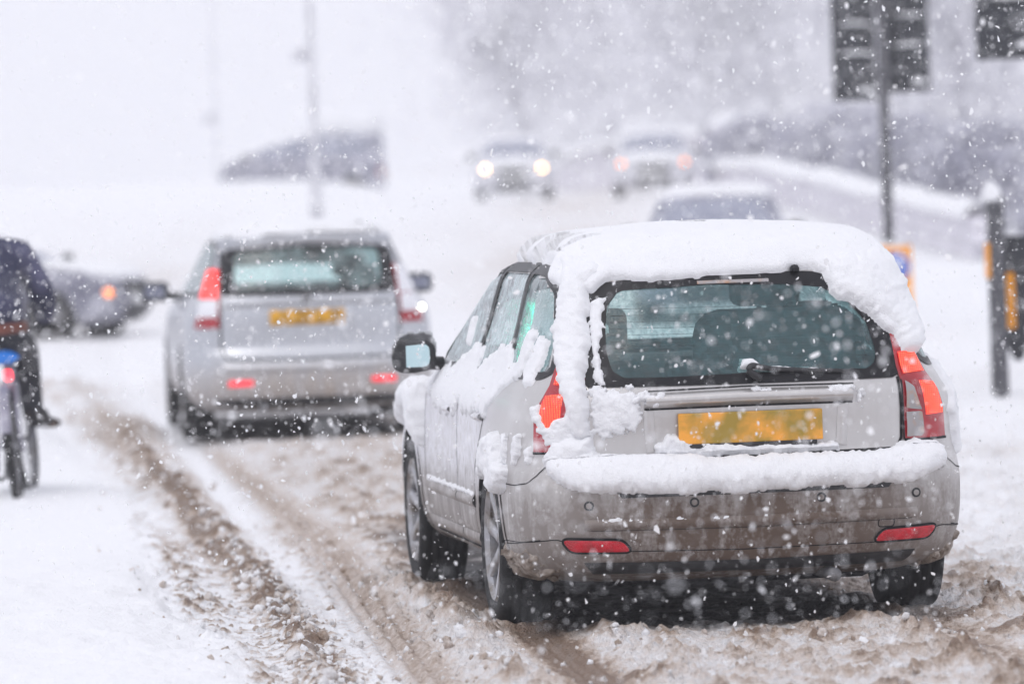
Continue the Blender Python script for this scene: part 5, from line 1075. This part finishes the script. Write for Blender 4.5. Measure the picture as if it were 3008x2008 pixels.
# ------------------------------------------------------------------ falling snow and snowy air
def flakes():
    cs = []
    for y0, y1, dens in ((8, 13, 34), (13, 27, 165), (27, 46, 66), (46, 75, 9)):
        n = int(dens*(y1-y0)*1.0*((.115*(y0+y1)*1.0)+1.2)*(.072*(y0+y1)+.6))
        yy = rng.uniform(y0, y1, n); xx = rng.uniform(-1, 1, n)*(.115*yy+.6); zz = CAM_Z-.085*yy-.1+rng.random(n)*(.155*yy+.7)
        cs.append(np.stack([xx, yy, zz, np.full(n, 1+max(0, y0-27)/60)], -1))
    n = 80000; yy = 75+125*rng.random(n)**.5; cs.append(np.stack([rng.uniform(-1, 1, n)*(.11*yy+2), yy, 1+rng.random(n)*(.065*yy), np.full(n, 6.5)], -1))   # oversized flakes farther off, added to whiten the distance as haze would
    P = np.concatenate(cs); P = P[P[:, 2] > .02]
    def inside(ax, ay, yaw):
        dx, dy = P[:, 0]-ax, P[:, 1]-ay; lx = dx*math.cos(yaw)+dy*math.sin(yaw); ly = -dx*math.sin(yaw)+dy*math.cos(yaw)
        return (np.abs(lx) < .93) & (ly > -1.05) & (ly < 3.6) & (P[:, 2] < 1.55)
    P = P[~(inside(.74, 21.853, R_(7.5)) | inside(-1.49, 40.58, R_(5.6)))]
    n = len(P)
    a6 = np.arange(6)*np.pi/3; b = np.stack([np.cos(a6), .22*np.sin(2*a6), np.sin(a6)], -1); bf = np.array([[0, 1, 2], [0, 2, 3], [0, 3, 4], [0, 4, 5]])     # thin bent ragged flake
    q = rng.normal(size=(n, 4))*np.array([1, .35, .35, 1.0])+np.array([.6, 0.15, 0.12, 0]); q /= np.linalg.norm(q, axis=1, keepdims=True); w, x, y, z = q.T
    Rm = np.stack([np.stack([1-2*(y*y+z*z), 2*(x*y-z*w), 2*(x*z+y*w)], -1), np.stack([2*(x*y+z*w), 1-2*(x*x+z*z), 2*(y*z-x*w)], -1), np.stack([2*(x*z-y*w), 2*(y*z+x*w), 1-2*(x*x+y*y)], -1)], 1)
    s = np.clip(rng.lognormal(-5.80, .50, n), .0012, .010)*P[:, 3]
    sh = np.stack([rng.uniform(.6, 1.2, n), rng.uniform(.6, 1.2, n), rng.uniform(.8, 1.8, n)], -1)
    V = np.einsum('nij,nkj->nki', Rm, b[None]*sh[:, None]*rng.uniform(.55, 1.25, (n, 6, 1)))*s[:, None, None]+P[:, None, :3]
    F = (bf[None]+np.arange(n)[:, None, None]*6).reshape(-1, 3)
    o = mk('falling_snow', V.reshape(-1, 3), F, 'flake', smooth=False); tag(o, 'snowflakes falling thickly through the air', 'snow', kind='stuff')
pm('flake', (.985, .985, .99), .8, var=.01)
_n, _l = M['flake'].node_tree.nodes, M['flake'].node_tree.links      # light passes through a flake
_t = _n.new('ShaderNodeBsdfTranslucent'); _t.inputs[0].default_value = (.985, .985, .99, 1); _m = _n.new('ShaderNodeMixShader'); _l.new(_n['Principled BSDF'].outputs[0], _m.inputs[1]); _l.new(_t.outputs[0], _m.inputs[2]); _l.new(_m.outputs[0], _n['Material Output'].inputs['Surface'])
flakes()
hz = box('haze', (900, 720, 34), (0, 290, 14.5), 'snow', None, 0); hz.data.materials.clear()
hm = bpy.data.materials.new('snowy_air'); hm.use_nodes = True; N, L = hm.node_tree.nodes, hm.node_tree.links; N.remove(N['Principled BSDF'])
pv = N.new('ShaderNodeVolumePrincipled'); pv.inputs['Color'].default_value = (.955, .955, .98, 1); pv.inputs['Density'].default_value = .0011; pv.inputs['Anisotropy'].default_value = 0.0
L.new(pv.outputs[0], N['Material Output'].inputs['Volume']); hz.data.materials.append(hm)
tag(hz, 'air thick with snow that whitens everything far off', 'haze', kind='stuff')
